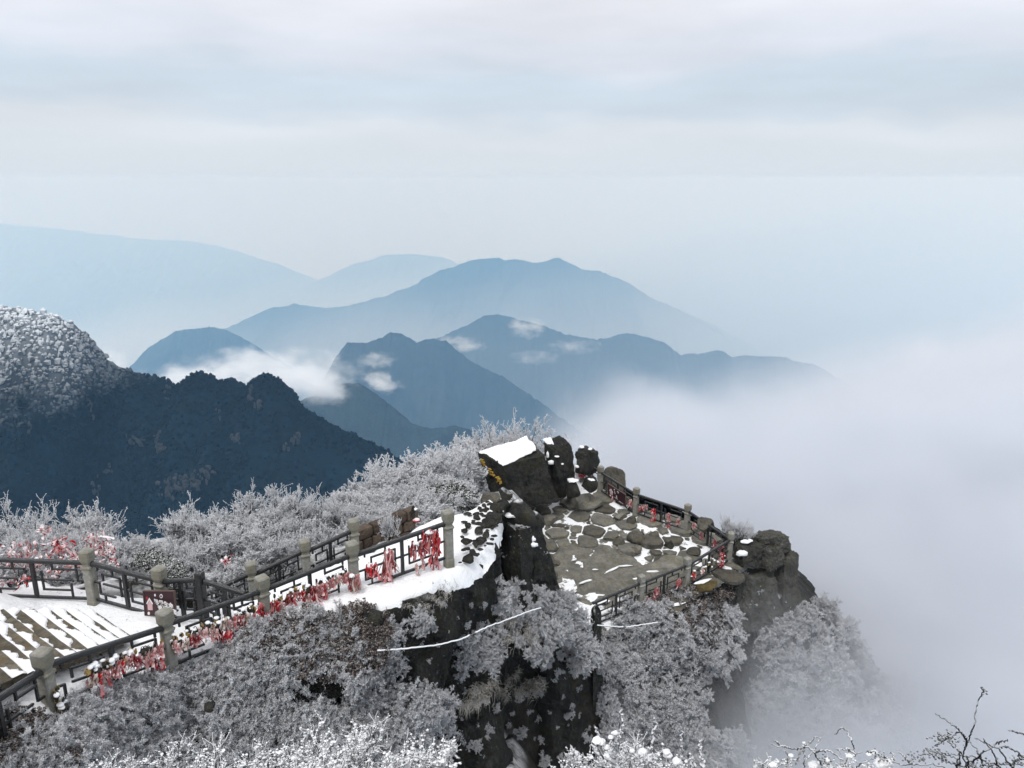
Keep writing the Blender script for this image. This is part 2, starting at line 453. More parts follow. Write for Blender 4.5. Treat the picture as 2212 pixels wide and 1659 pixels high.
def bank(nt, pos, x, y, z):
    n = mapped_noise(nt, pos, 1 / 360, 6, .6, (1, 1, 1.5))
    # top of the fog: rises away from the cliff to the right and falls off into the distance
    top = math_n(nt, 'ADD', math_n(nt, 'SUBTRACT', math_n(nt, 'MULTIPLY', x, .235), math_n(nt, 'MULTIPLY', y, .27)), -325.0)
    top = math_n(nt, 'ADD', top, math_n(nt, 'MULTIPLY', n, 430.0))
    d = math_n(nt, 'SUBTRACT', top, z)
    d = smooth_n(nt, d, -60, 220)
    d = math_n(nt, 'MULTIPLY', d, smooth_n(nt, x, 0, 220))
    d = math_n(nt, 'MULTIPLY', d, smooth_n(nt, y, 450, 800))
    d = math_n(nt, 'MULTIPLY', d, smooth_n(nt, y, 2500, 1600))
    return d
fog_volume('fog_bank', (0, 430, -1500), (2400, 2520, -100), .006, bank, 50, 'white bank of fog filling the valley on the right', color=(.85, .872, .915))

def valley(nt, pos, x, y, z):
    n = mapped_noise(nt, pos, 1 / 2600, 3, .5, (1, 1, 2.0))
    top = math_n(nt, 'ADD', math_n(nt, 'MULTIPLY', n, 900.0), -1820.0)
    top = math_n(nt, 'ADD', top, math_n(nt, 'MULTIPLY', x, .16))
    d = smooth_n(nt, math_n(nt, 'SUBTRACT', top, z), -450, 900)
    d = math_n(nt, 'MULTIPLY', d, smooth_n(nt, y, 2600, 4200))
    d = math_n(nt, 'MULTIPLY', d, smooth_n(nt, x, 7600, 6000))
    return math_n(nt, 'MULTIPLY', d, smooth_n(nt, x, -9500, -7500))
fog_volume('valley_mist', (-9600, 2550, -3250), (7700, 15500, -250), 5.6e-4, valley, 420, 'pale mist lying deep between the far mountains', color=(.78, .86, .94))

def far_air():
    m = bpy.data.materials.new('far_air'); m.use_nodes = True; nt = m.node_tree; nt.nodes.clear()
    o = nt.nodes.new('ShaderNodeOutputMaterial'); v = nt.nodes.new('ShaderNodeVolumePrincipled')
    v.inputs['Density'].default_value = 8.5e-5; v.inputs['Color'].default_value = (.82, .88, .94, 1); v.inputs['Absorption Color'].default_value = (0, 0, 0, 1)
    nt.links.new(v.outputs[0], o.inputs['Volume'])
    b = link('distant_haze', box_mesh('distant_haze', (-24000, 11800, -3400), (24000, 25500, 40)), m); tag(b, 'thicker pale haze round the most distant mountains', None, None, 'stuff')
far_air()

def wisp(px, py, hw, hh, D, dens, label, seed, lean=0.0):
    c = at(px, py, D); k = c.y * 1.03 / FPX
    rx, rz, ry = hw * k * 1.25, hh * k * 1.35, hw * k * .9
    def build(nt, pos, x, y, z):
        # soft ellipsoid eaten away by noise
        ex = math_n(nt, 'DIVIDE', math_n(nt, 'SUBTRACT', x, c.x), rx)
        ey = math_n(nt, 'DIVIDE', math_n(nt, 'SUBTRACT', y, c.y), ry)
        ez = math_n(nt, 'DIVIDE', math_n(nt, 'SUBTRACT', z, c.z), rz)
        if lean: ez = math_n(nt, 'SUBTRACT', ez, math_n(nt, 'MULTIPLY', ex, lean))
        r2 = math_n(nt, 'ADD', math_n(nt, 'ADD', math_n(nt, 'MULTIPLY', ex, ex), math_n(nt, 'MULTIPLY', ey, ey)), math_n(nt, 'MULTIPLY', ez, ez))
        n = mapped_noise(nt, pos, 1.5 / (rz * 1.3), 7, .66, (.6, .75, 1), (seed * 7.1, seed * 3.3, 0))
        d = math_n(nt, 'SUBTRACT', math_n(nt, 'MULTIPLY', n, 5.2), math_n(nt, 'MULTIPLY', r2, 1.0))
        return smooth_n(nt, d, 1.75, 3.3)
    r = np.array([rx, ry, rz]) * (1.25 if not lean else 1.5)
    o = fog_volume('cloud', np.array(c) - r, np.array(c) + r, dens / (hw * k), build, rz / 6, label, color=(.97, .985, 1.0))
    if 'kind' in o: del o['kind']
    tag(o, label, 'cloud')

wisp(575, 812, 165, 44, 1500, 4.0, 'largest torn white cloud rising behind the dark forested ridge', 1)
wisp(690, 826, 56, 38, 1550, 2.2, 'ragged right end of the white cloud behind the dark ridge, trailing down', 2, -.4)
wisp(440, 832, 140, 34, 1300, 4.6, 'thin tail of white cloud along the crest of the dark ridge', 3, .2)
wisp(240, 772, 30, 26, 1300, 2.0, 'small white cloud at the foot of the frosted dome', 4)
wisp(822, 826, 40, 18, 3000, 2.0, 'small white cloud in front of the stepped blue mountain', 5, -.35)
wisp(1136, 708, 34, 18, 5600, 1.7, 'small white cloud puff on the pale blue ridge, highest of them', 6)
wisp(1000, 744, 44, 14, 5400, 1.4, 'flat white cloud scrap beside the stepped crest', 7, -.3)
wisp(815, 776, 36, 14, 3700, .9, 'faint cloud scrap high on the stepped blue mountain', 8)
wisp(1240, 748, 50, 12, 5600, .8, 'faint streak of cloud on the pale ridge to the right of the puff', 9)
wisp(1155, 772, 46, 12, 5600, .7, 'faint streak of cloud low on the pale ridge', 10)
wisp(2150, 800, 170, 60, 2300, 4.5, 'bright white cloud puff above the fog bank on the far right', 11, .3)
wisp(1985, 815, 70, 28, 2300, 2.2, 'faint puff beside the bright one above the fog bank', 12)
# ------------------------------------------------------------------ the near ridge
from mathutils.bvhtree import BVHTree
Z0 = CAMZ - 8.0                          # level of the snowy landing

def snow_mat(name, col=(.90, .915, .94), dirt=0.0, scale=6.0):
    m, nt, b = principled(name, col, .65, .25)
    f = noise_fac(nt, scale, .3, .7, 6, .6)
    c = mixcol(nt, f, tuple(x * .96 for x in col), col)
    if dirt:
        f2 = noise_fac(nt, 7.0, .62, .72, 6, .7)
        c = mixcol(nt, math_n(nt, 'MULTIPLY', f2, dirt), c, (.10, .085, .06))
    nt.links.new(c, b.inputs['Base Color'])
    f3 = noise_fac(nt, scale * 4, .3, .7, 4, .6)
    bump(nt, b, math_n(nt, 'ADD', f, math_n(nt, 'MULTIPLY', f3, .3)), .5, .04)
    return m
M_snow = snow_mat('snow')
M_snowgrass = snow_mat('snow_over_ground', dirt=.85)
M_cliff = rock_mat('dark_cliff_rock', (.011, .012, .0115), (.040, .040, .037), 2.6, (.036, .038, .020), (.80, 1.0, 3.2), .12)
def streaks(m, col=(.085, .086, .078), amt=.7):
    nt = m.node_tree; b = nt.nodes['Principled BSDF']; old = b.inputs['Base Color'].links[0].from_socket
    f = math_n(nt, 'MULTIPLY', noise_fac(nt, 2.6, .54, .70, 8, .72, 'Object', (1.6, 1.6, .45)), amt)
    g = math_n(nt, 'MULTIPLY', noise_fac(nt, 9.0, .60, .70, 5, .7), .8)
    c = mixcol(nt, f, old, col); c = mixcol(nt, g, c, tuple(x * 1.7 for x in col))
    nt.links.new(c, b.inputs['Base Color'])
streaks(M_cliff)
M_rock = rock_mat('dark_boulder_rock', (.016, .0165, .016), (.058, .056, .05), 2.2, (.05, .048, .026), None, .09)
M_rocksnow = rock_mat('boulder_rock_with_snow', (.018, .0185, .018), (.058, .056, .05), 2.2, (.05, .048, .026), (.85, 1.0, 2.6), .09)
streaks(M_rock, (.075, .075, .068), .5)
M_greyrock = rock_mat('grey_rock', (.12, .117, .105), (.23, .222, .19), 2.2, (.13, .12, .075), None, .03)
M_brownrock = rock_mat('brown_rock', (.072, .068, .058), (.15, .142, .12), 2.2, (.10, .085, .055), None, .05)
M_soil = rock_mat('dark_soil', (.016, .015, .013), (.05, .046, .038), 2.0, (.05, .045, .03), (.5, .95, 2.2), .08)

def plan(px, py, D): p = at(px, py, D); return (p.x, p.y)
STAIR_O = np.array([-7.3, 12.5]); STAIR_D = np.array([-.6, -.8]); STAIR_E = np.array([.8, -.6])

def near_z(x, y):
    s = (x - STAIR_O[0]) * STAIR_D[0] + (y - STAIR_O[1]) * STAIR_D[1]
    d = (x + 8.5) * .279 + (y - 14.1) * .96                       # the landing dips towards the back fence
    q = np.clip((d + 2.0) / 2.0, 0, 1); q = q * q * (3 - 2 * q) * np.clip((-4.6 - x) / 1.0, 0, 1)
    return Z0 - .04 + .50 * np.maximum(0, s - .36) - .22 * q

FRONT = [(-10.5, 3.0), (-7.0, 6.6), plan(60, 1600, 8.95), plan(215, 1520, 10.3), plan(330, 1445, 11.25), plan(560, 1368, 12.5), plan(760, 1312, 13.3), plan(870, 1297, 13.6),
         plan(940, 1268, 14.1), plan(1010, 1237, 14.8), plan(1060, 1190, 15.9), plan(1090, 1150, 16.8), plan(1092, 1120, 17.6), plan(1088, 1094, 18.4)]
BACK = [plan(1074, 1082, 18.9), plan(1062, 1080, 18.9), plan(1010, 1091, 18.1), plan(960, 1100, 17.8), plan(900, 1117, 17.2), plan(845, 1145, 16.5), plan(780, 1174, 15.9), plan(640, 1222, 14.7),
        plan(545, 1262, 14.1), plan(430, 1275, 13.9), plan(345, 1268, 14.0), plan(190, 1270, 14.5), plan(-90, 1268, 15.0), (-16, 14.5), (-17, 3.0)]

def seg_dist(P, poly):
    A = np.array(poly); B = np.roll(A, -1, 0); d = np.full(len(P), 1e9); inside = np.zeros(len(P), bool)
    for a, b in zip(A, B):
        ab = b - a; t = np.clip(((P - a) @ ab) / (ab @ ab), 0, 1)
        d = np.minimum(d, np.linalg.norm(P - a - t[:, None] * ab, axis=1))
        c = (a[1] > P[:, 1]) != (b[1] > P[:, 1])
        with np.errstate(divide='ignore', invalid='ignore'):
            xi = (b[0] - a[0]) * (P[:, 1] - a[1]) / (b[1] - a[1]) + a[0]
        inside ^= c & (P[:, 0] < xi)
    return d, inside

def sheet_from_poly(name, poly, zf, step, mat, lip=.35, drop=.5, noise=.05, seed=1, nscale=1.2, rag=.16):
    A = np.array(poly); lo, hi = A.min(0) - .1, A.max(0) + .1
    xs, ys = np.arange(lo[0], hi[0], step), np.arange(lo[1], hi[1], step)
    X, Y = np.meshgrid(xs, ys, indexing='ij'); P = np.stack([X.ravel(), Y.ravel()], 1)
    # an uneven outline
    Pw = P + rag * np.stack([fbm(np.stack([P[:, 0] * 1.6, P[:, 1] * 1.6, P[:, 0] * 0 + k], 1), 4, seed=seed + k) for k in (0, 7)], 1)
    d, ins = seg_dist(Pw, poly)
    sd = np.where(ins, d, -d)
    z = zf(P[:, 0], P[:, 1]) + noise * fbm(np.stack([P[:, 0] / nscale, P[:, 1] / nscale, P[:, 0] * 0], 1), 5, seed=seed + 3)
    q = np.clip(1 - np.maximum(sd, 0) / lip, 0, 1)
    z = z - drop * q ** 2
    keep = (sd > -step * 1.5).reshape(X.shape)
    F = grid_faces(len(xs), len(ys)); k = keep.ravel()[F].all(1); F = F[k]
    # draw the rim in to the outline so that it runs clean
    G = sd.reshape(X.shape); gx, gy = np.gradient(G, step); gl = np.hypot(gx, gy) + 1e-6
    mv = np.where(sd < 0, -sd, 0); P = P + np.stack([(gx / gl).ravel() * mv, (gy / gl).ravel() * mv], 1)
    used = np.unique(F); re = np.full(len(P), -1); re[used] = np.arange(len(used))
    me = mesh_np(name, np.stack([P[:, 0], P[:, 1], z], 1)[used], re[F])
    return link(name, me, mat)

o = sheet_from_poly('snowy_ground', FRONT + BACK, near_z, .07, M_snowgrass, lip=.30, drop=.42, noise=.13, seed=4, nscale=1.0, rag=.30)
tag(o, 'deep white snow on the ridge landing around the stone stairs', None, None, 'structure')

CLIFFS = []
def cliff(name, top, depth, lean, mat, label, n=260, m=120, amp=.45, seed=1, blocky=.25, profile=None, vs=.6, kind='structure'):
    """A rock or earth face hanging from a plan polyline of (x, y, z); lean = metres outwards per metre down, per point."""
    T = np.array(top, float); Ln = np.array(lean, float) if hasattr(lean, '__len__') else np.full(len(T), lean)
    s = np.concatenate([[0], np.cumsum(np.linalg.norm(np.diff(T[:, :2], axis=0), axis=1))]); t = np.linspace(0, s[-1], n)
    Q = np.stack([np.interp(t, s, T[:, k]) for k in range(3)], 1); L = np.interp(t, s, Ln)
    k = max(3, n // 26); ker = np.hanning(k * 2 + 3)[1:-1]; ker /= ker.sum(); pad = len(ker) // 2
    sm = lambda a: np.convolve(np.pad(a, pad, mode='edge'), ker, 'valid')
    tx, ty = np.gradient(sm(Q[:, 0])), np.gradient(sm(Q[:, 1])); l = np.hypot(tx, ty)
    nx, ny = sm(ty / l), sm(-tx / l)                                # right-hand side of the walk is outside
    h = np.linspace(0, 1, m) ** 1.15 * depth
    X = Q[:, None, 0] + 0 * h; Y = Q[:, None, 1] + 0 * h; Z = Q[:, None, 2] - h[None] + 0 * X
    out = L[:, None] * h[None] - .22 * np.exp(-h[None] / .25)
    P = np.stack([X, Y, Z * vs], -1)
    w = 1 - np.exp(-(h[None] + .1) / .5)
    dsp = amp * fbm(P / 1.9, 6, seed=seed, gain=.55) + amp * .7 * fbm(P / 1.3 + 5, 5, seed=seed + 3, ridged=True) - amp * .2
    g = fbm(P / 1.15 + 3, 2, seed=seed + 8) * 3.2
    dsp = dsp + blocky * (np.round(g) + .25 * (g - np.round(g)))
    out = out + dsp * w
    X = X + nx[:, None] * out; Y = Y + ny[:, None] * out
    Z = Z + .12 * fbm(P * 1.5 + 9, 4, seed=seed + 5) * w
    V = np.stack([X, Y, Z], -1).reshape(-1, 3); F = grid_faces(n, m)
    ob = link(name, mesh_np(name, V, F), mat)
    tag(ob, label, None, None, kind)
    CLIFFS.append((V, F))
    return ob

def zt(p, z): return (p[0], p[1], z)
near_top = []
for i, p in enumerate(FRONT):
    near_top.append(zt(p, float(near_z(np.array([p[0]]), np.array([p[1]]))[0]) - .18))
near_top += [zt((.45, 18.2), Z0 - 1.3), zt((.75, 19.4), Z0 - 1.6), zt((.5, 21.2), Z0 - 2.0), zt((-.2, 23.5), Z0 - 2.6), zt((-1.2, 26), Z0 - 3.4)]
near_lean = [.45, .42, .40, .40, .42, .40, .34, .16, .10, .08, .06, .08, .12, .14] + [.2, .22, .25, .3, .3]
cliff('cliff', near_top, 13.0, near_lean, M_cliff, 'dark near vertical rock cliff under the snowy ridge, hung with frosted plants', n=420, m=150, amp=.38, seed=21, blocky=.22)

# hillside falling away behind the ridge
def hill_z(x, y):
    n = (x * -.385 + (y - 19.0) * .923)
    z = CAMZ - 8.75 - .35 * n - .012 * np.maximum(0, n - 6) ** 2
    z = z - 2.5 * np.maximum(0, x - .2)
    return z
def hillside():
    xs, ys = np.arange(-34, 9, .4), np.arange(13.2, 52, .4)
    X, Y = np.meshgrid(xs, ys, indexing='ij')
    n = X * -.385 + (Y - 19.0) * .923
    Z = hill_z(X, Y) + .35 * fbm(np.stack([X / 2.5, Y / 2.5, X * 0], -1), 4, seed=8) - np.where(n < -.6, 6 * np.clip(-.6 - n, 0, 1), 0)
    V = np.stack([X, Y, Z], -1).reshape(-1, 3); F = grid_faces(len(xs), len(ys))
    ob = link('hillside', mesh_np('hillside', V, F), M_soil)
    tag(ob, 'snowy soil of the hillside behind the ridge fence', None, None, 'structure')
    CLIFFS.append((V, F))
hillside()

# ------------------------------------------------------------------ rock helpers
def rock_hex(name, corners, mat, n=22, amp=.08, seed=1, parent=None, fine=.05, rnd=.28):
    """A rock that fills eight corners: bottom then top, each left, front, right, back."""
    c = np.array([list(p) for p in corners], float)
    b, t = c[:4], c[4:]
    bm = bmesh.new(); bmesh.ops.create_cube(bm, size=2.0)
    bmesh.ops.subdivide_edges(bm, edges=bm.edges, cuts=n, use_grid_fill=True)
    bm.verts.ensure_lookup_table(); bm.faces.ensure_lookup_table()
    U = np.array([v.co[:] for v in bm.verts]); F = [[v.index for v in f.verts] for f in bm.faces]; bm.free()
    r = np.linalg.norm(U, axis=1, keepdims=True); m = np.abs(U).max(1, keepdims=True)
    U = U * (1 - rnd * (1 - m * 1.0 / r) * 1.0)                      # take the corners off
    u, v, w = [(U[:, k:k + 1] + 1) / 2 for k in range(3)]
    def quad(q): return q[0] * (1 - u) * v + q[1] * (1 - u) * (1 - v) + q[2] * u * (1 - v) + q[3] * u * v
    P = quad(b) * (1 - w) + quad(t) * w
    cen = P.mean(0); size = np.linalg.norm(t.mean(0) - b.mean(0)) + .3
    d = P - cen; d /= np.linalg.norm(d, axis=1, keepdims=True) + 1e-6
    s = fbm(P / (size * .35), 5, seed=seed, gain=.55)[:, None]
    g = fbm(P / (size * .42) + 7, 2, seed=seed + 4)[:, None] * 3
    P = P + d * size * .75 * (amp * s + amp * .33 * (np.round(g) + .3 * (g - np.round(g)))) + d * fine * fbm(P / (size * .07), 3, seed=seed + 2)[:, None]
    me = mesh_np(name, P, np.array(F)); me.set_sharp_from_angle(angle=math.radians(38))
    return link(name, me, mat, parent)

ICO4V, ICO4F = ico(4)
def facet_rock(r, seed, sub=4, cuts=12, amp=.10, base=None):
    """Unit rock: a sphere shaved by random planes, then roughened."""
    V = {4: ICO4V, 3: ICO3V, 2: ICO2V}[sub].copy()
    g = np.random.default_rng(seed)
    for k in range(cuts + 4):
        nn = g.normal(0, 1, 3); nn /= np.linalg.norm(nn); dd = g.uniform(.55, .86)
        h = V @ nn; V = V - np.maximum(0, h - dd)[:, None] * nn
    V = V + V * amp * fbm(V * 1.7 + seed, 4, seed=seed)[:, None]
    if sub == 4: V = V * (1 + .035 * fbm(V * 6 + seed, 4, seed=seed + 9))[:, None]
    return V * np.array(r), {4: ICO4F, 3: ICO3F, 2: ICO2F}[sub]

def rot_z(V, a):
    c, s = math.cos(a), math.sin(a); W = V.copy(); W[:, 0] = V[:, 0] * c - V[:, 1] * s; W[:, 1] = V[:, 0] * s + V[:, 1] * c; return W

def rock(name, c, r, seed, mat, label, cat='rock', parent=None, cuts=9, sub=4, rz=0.0, group=None, amp=.12):
    V, F = facet_rock(r, seed, sub, cuts, amp); V = rot_z(V, rz)
    me = mesh_np(name, V, F, True); me.set_sharp_from_angle(angle=math.radians(32))
    o = link(name, me, mat, parent, c)
    if label: tag(o, label, cat, group)
    return o

def snow_lump(name, c, r, seed, parent=None, rz=0.0):
    V = ICO3V * (1 + .55 * fbm(ICO3V * 1.7 + seed, 5, seed=seed)[:, None]); V = rot_z(V * np.array(r), rz); V[:, 2] = np.maximum(V[:, 2], -r[2] * .4)
    o = link(name, mesh_np(name, V, ICO3F), M_snow, parent, c)
    return o

def top_cap(name, quad, parent, seed, lift=.05, n=26, shrink=.93, rag=.16, mat=None):
    """Snow lying on a roughly flat top given by four corners in order."""
    q = np.array([list(p) for p in quad], float); c = q.mean(0); q = c + (q - c) * shrink
    a = np.linspace(0, 1, n); U, W = np.meshgrid(a, a, indexing='ij')
    # map to a rounded quad with ragged edge
    x, y = U * 2 - 1, W * 2 - 1
    P = (q[0] * ((1 - U) * (1 - W))[..., None] + q[1] * (U * (1 - W))[..., None] + q[2] * (U * W)[..., None] + q[3] * ((1 - U) * W)[..., None])
    edge = np.maximum(np.abs(x), np.abs(y))
    ra = 1 + rag * fbm(np.stack([x * 2.2, y * 2.2, x * 0 + seed], -1), 4, seed=seed) * edge
    P = c + (P - c) * ra[..., None]
    P[..., 2] += lift * (1 - edge ** 3) + .035 * fbm(np.stack([x * 2, y * 2, x * 0], -1), 4, seed=seed + 1) - .05 * (edge > .999)
    return link(name, mesh_np(name, P.reshape(-1, 3), grid_faces(n, n)), mat or M_snow, parent)

# ------------------------------------------------------------------ the boulder with the gold characters and its neighbours
def shift(p, dz=0.0, dy=0.0): return Vector((p.x, p.y + dy, p.z + dz))
tl, tf, tr, tb = at(1033, 978, 27.9), at(1087, 1006, 26.9), at(1181, 980, 28.1), at(1138, 942, 29.6)
bl, bf, br, bb = at(1068, 1094, 27.5), at(1098, 1106, 27.0), at(1206, 1084, 28.0), at(1165, 1060, 29.6)
big = rock_hex('boulder', [bl, bf, br, bb, tl, tf, tr, tb], M_rock, 40, .07, 3, fine=.07, rnd=.05)
tag(big, 'large dark boulder with a slanting snowy top and gold carved characters', 'boulder')
top_cap('snow_cap', [shift(tl, .05), shift(tf, .05), shift(at(1164, 973, 28.3), .06), shift(tb, .04)], big, 5, .04, 60, .95, .16)

M_gold, _, _b = principled('gold_paint', (.40, .26, .05), .6, .3)
def strokes(name, o, ex, ey, nrm, size, segs, parent, mat=M_gold, th=.055):
    """Brush strokes ((x0,y0),(x1,y1), ...) on a face with axes ex, ey."""
    bm = bmesh.new()
    for (x0, y0), (x1, y1) in segs:
        a = o + ex * (x0 * size) + ey * (y0 * size); b = o + ex * (x1 * size) + ey * (y1 * size)
        d = (b - a).normalized(); w = nrm.cross(d).normalized() * th * size
        vs = []
        for p, k in ((a, .8), (a * .5 + b * .5, 1.25), (b, .7)):
            for s in (-1, 1):
                vs.append(bm.verts.new(p + w * s * k - nrm * .05)); vs.append(bm.verts.new(p + w * s * k + nrm * .055))
        for i in (0, 4):
            q = vs[i:i + 8]
            for f in ((1, 3, 7, 5), (0, 1, 5, 4), (3, 2, 6, 7)): bm.faces.new([q[j] for j in f])
        bm.faces.new([vs[0], vs[2], vs[3], vs[1]]); bm.faces.new([vs[8], vs[9], vs[11], vs[10]])
    me = bpy.data.meshes.new(name); bm.to_mesh(me); bm.free()
    return link(name, me, mat, parent)
def face_axes(a, b, c):
    ex = (b - a).normalized(); n = (b - a).cross(c - a).normalized(); ey = n.cross(ex).normalized(); return ex, ey, n
ex, ey, nr = face_axes(tl, tf, bl)
if nr.y > 0: nr = -nr
ey = (tl - bl).normalized()
chars = [
    (.14, .86, [((.1, .85), (.75, 1)), ((0, .62), (1, .68)), ((.5, 1), (.5, 0)), ((.5, .6), (.05, .2)), ((.5, .6), (1, .2)), ((.2, .8), (.3, .66)), ((.8, .86), (.66, .7))]),
    (.42, .74, [((.15, .95), (.8, .95)), ((0, .62), (1, .62)), ((.5, .62), (.1, .1)), ((.1, .1), (.85, .16)), ((.7, .4), (.95, .05))]),
    (.72, .64, [((.45, 1.05), (.55, .9)), ((0, .8), (1, .82)), ((.45, .8), (.4, .4)), ((.4, .52), (.85, .5)), ((.85, .5), (.75, .05)), ((.75, .05), (.55, .12)), ((.4, .45), (.05, .05))]),
]
for fx, fy, sg in chars:
    p = (tl * (1 - fx) + tf * fx) * fy + (bl * (1 - fx) + bf * fx) * (1 - fy)
    ch = strokes('character', p - ex * .13 - ey * .15 + nr * .02, ex, ey, nr, .27, sg, big, th=.045)

r2 = [at(1184, 1078, 28.9), at(1218, 1080, 28.5), at(1246, 1052, 29.4), at(1215, 1030, 30.4), at(1172, 952, 29.4), at(1192, 972, 28.8), at(1231, 952, 29.5), at(1208, 936, 30.4)]
rk = rock_hex('boulder', r2, M_rock, 34, .08, 8, fine=.07, rnd=.16); tag(rk, 'tall dark boulder behind the one with gold characters, small snow patch on top', 'boulder')
top_cap('snow_patch', [at(1174, 947, 29.5), at(1186, 962, 29.2), at(1196, 957, 29.2), at(1191, 944, 29.6)], rk, 9, .03, 14, 1.0, .3)
for k, (px, py, D, a, b) in enumerate([(1183, 984, 28.85, .06, .16), (1190, 1000, 28.75, .12, .10), (1203, 986, 28.75, .09, .03), (1215, 1002, 28.75, .05, .03)]):
    snow_lump('snow_patch', at(px, py, D), (a, .08, b), 30 + k, rk)
r3 = [at(1241, 1022, 31.0), at(1266, 1030, 30.6), at(1296, 1020, 31.2), at(1268, 1010, 32.0), at(1241, 973, 31.2), at(1262, 982, 30.8), at(1297, 972, 31.4), at(1262, 960, 32.2)]
rk = rock_hex('boulder', r3, M_rock, 18, .09, 12, rnd=.3); tag(rk, 'dark cleft boulder at the far end, behind the first panel of the platform fence', 'boulder')
for k, (px, py, D, a) in enumerate([(1256, 966, 31.3, .12), (1275, 970, 31.0, .09), (1246, 1008, 30.9, .10)]): snow_lump('snow_patch', at(px, py, D), (a, .1, .06), 40 + k, rk)
rk = rock('boulder', at(1328, 1046, 30.8), (.62, .6, .85), 15, M_brownrock, 'brown boulder standing outside the platform fence beside its second post', 'boulder', cuts=7, amp=.2)
rk = rock('boulder', at(1237, 1055, 28.4), (.36, .36, .5), 16, M_rock, 'small dark boulder with a snow cap wedged below the tall boulder', 'boulder', cuts=8)
sl = snow_lump('snow_cap', Vector((0, -.04, .36)), (.22, .2, .05), 3, rk)
rk = rock('boulder', at(1272, 1046, 29.0), (.36, .36, .35), 19, M_rock, 'small dark boulder with snow beside the fence end below the cleft boulder', 'boulder', cuts=8)
snow_lump('snow_cap', Vector((.05, -.05, .22)), (.18, .15, .045), 4, rk)
rock('boulder', at(1088, 1094, 24.5), (.48, .45, .42), 17, M_rock, 'low dark rock at the foot of the boulder with gold characters', 'boulder', cuts=8)
rock('boulder', at(1062, 1080, 21.6), (.34, .32, .30), 18, M_brownrock, 'brown rock between the snow slope and the boulder with gold characters', 'boulder', cuts=8)

colm = rock_hex('rock', [at(1045, 1400, 16.4), at(1130, 1430, 15.7), at(1240, 1400, 17.6), at(1190, 1300, 19.4), at(1080, 1102, 18.1), at(1120, 1138, 17.2), at(1172, 1108, 18.1), at(1122, 1076, 19.3)], M_cliff, 50, .12, 33, fine=.08, rnd=.16)
tag(colm, 'tall rough dark column of the near cliff rising beside the snow slope', 'rock')
for k, (px, py, D, a, b, cc) in enumerate([(1104, 1112, 17.9, .16, .14, .05), (1133, 1100, 18.5, .12, .12, .04), (1150, 1165, 17.6, .08, .06, .10), (1152, 1178, 17.5, .12, .06, .07)]): snow_lump('snow_patch', at(px, py, D), (a, b, cc), 90 + k, colm)

# rocks on top of the near column and poking through the snow slope
col_rocks = [(1128, 1112, 18.0, .42, 'large rough rock crowning the near cliff column'), (1148, 1130, 18.1, .32, 'rock on the right shoulder of the near cliff column'), (1105, 1098, 18.8, .28, 'rock behind the crown of the near cliff column'),
             (1092, 1068, 20.5, .22, 'small rock at the back of the near cliff column')]
for k, (px, py, D, R, lab) in enumerate(col_rocks): rock('rock', at(px, py, D), (R * 1.1, R, R), 50 + k, M_rocksnow, lab, cuts=8, rz=k)
slope = [(1052, 1100), (1040, 1110), (1030, 1118), (1022, 1126), (1012, 1136), (1003, 1147), (1062, 1116), (1070, 1120), (1078, 1104), (1048, 1124), (1058, 1130), (1064, 1140), (1044, 1136), (1034, 1146), (1072, 1096), (1084, 1092), (1050, 1154), (1038, 1166),
         (1028, 1176), (1020, 1192), (1012, 1206), (998, 1160), (1008, 1170), (1046, 1092), (1036, 1098), (1088, 1110), (1080, 1125)]
for k, (px, py) in enumerate(slope):
    R = random.uniform(.05, .13)
    big_ = {7: .2, 10: .2, 14: .22, 15: .2, 6: .16, 20: .15}.get(k)
    R = big_ or R
    rock('rock', at_z(px, py, Z0 + .02), (R * 1.2, R, R * .8), 70 + k, M_rock, 'dark stone poking through the snow slope beside the last fence post', group='dark stones in the snow slope', cuts=10, sub=3, rz=k * 1.3)
_g = np.random.default_rng(17); _n = 0
while _n < 46:
    px, py = _g.uniform(985, 1092), _g.uniform(1082, 1215)
    if px < 985 + (py - 1082) * -.1 + 14 or px > 1094 - max(0, py - 1140) * 1.0 or _g.random() < (1090 - px) / 190: continue
    R = _g.uniform(.03, .085); _n += 1
    rock('rock', at_z(px, py, Z0 + .01), (R * _g.uniform(1, 2.2), R, R * .55), 160 + _n, M_rock, 'dark stone poking through the snow slope beside the last fence post', group='dark stones in the snow slope', cuts=10, sub=2, rz=_g.uniform(-.6, .9))
# boulders along the foot of the front fence
rock('rock', at(800, 1336, 13.2), (.26, .24, .28), 101, M_rock, 'round dark rock at the foot of the fourth front fence post', cuts=6)
rock('rock', at(736, 1322, 13.4), (.12, .1, .12), 102, M_rock, 'small dark rock under the front fence beside the fourth post', cuts=6)
rock('rock', at(872, 1232, 16.2), (.10, .09, .13), 103, M_greyrock, 'small grey stub of stone on the snow in front of the rear fence', cuts=6)
rock('rock', at(455, 1525, 10.6), (.1, .1, .1), 104, M_rock, 'small dark rock among the shrubs below the front fence', cuts=6)

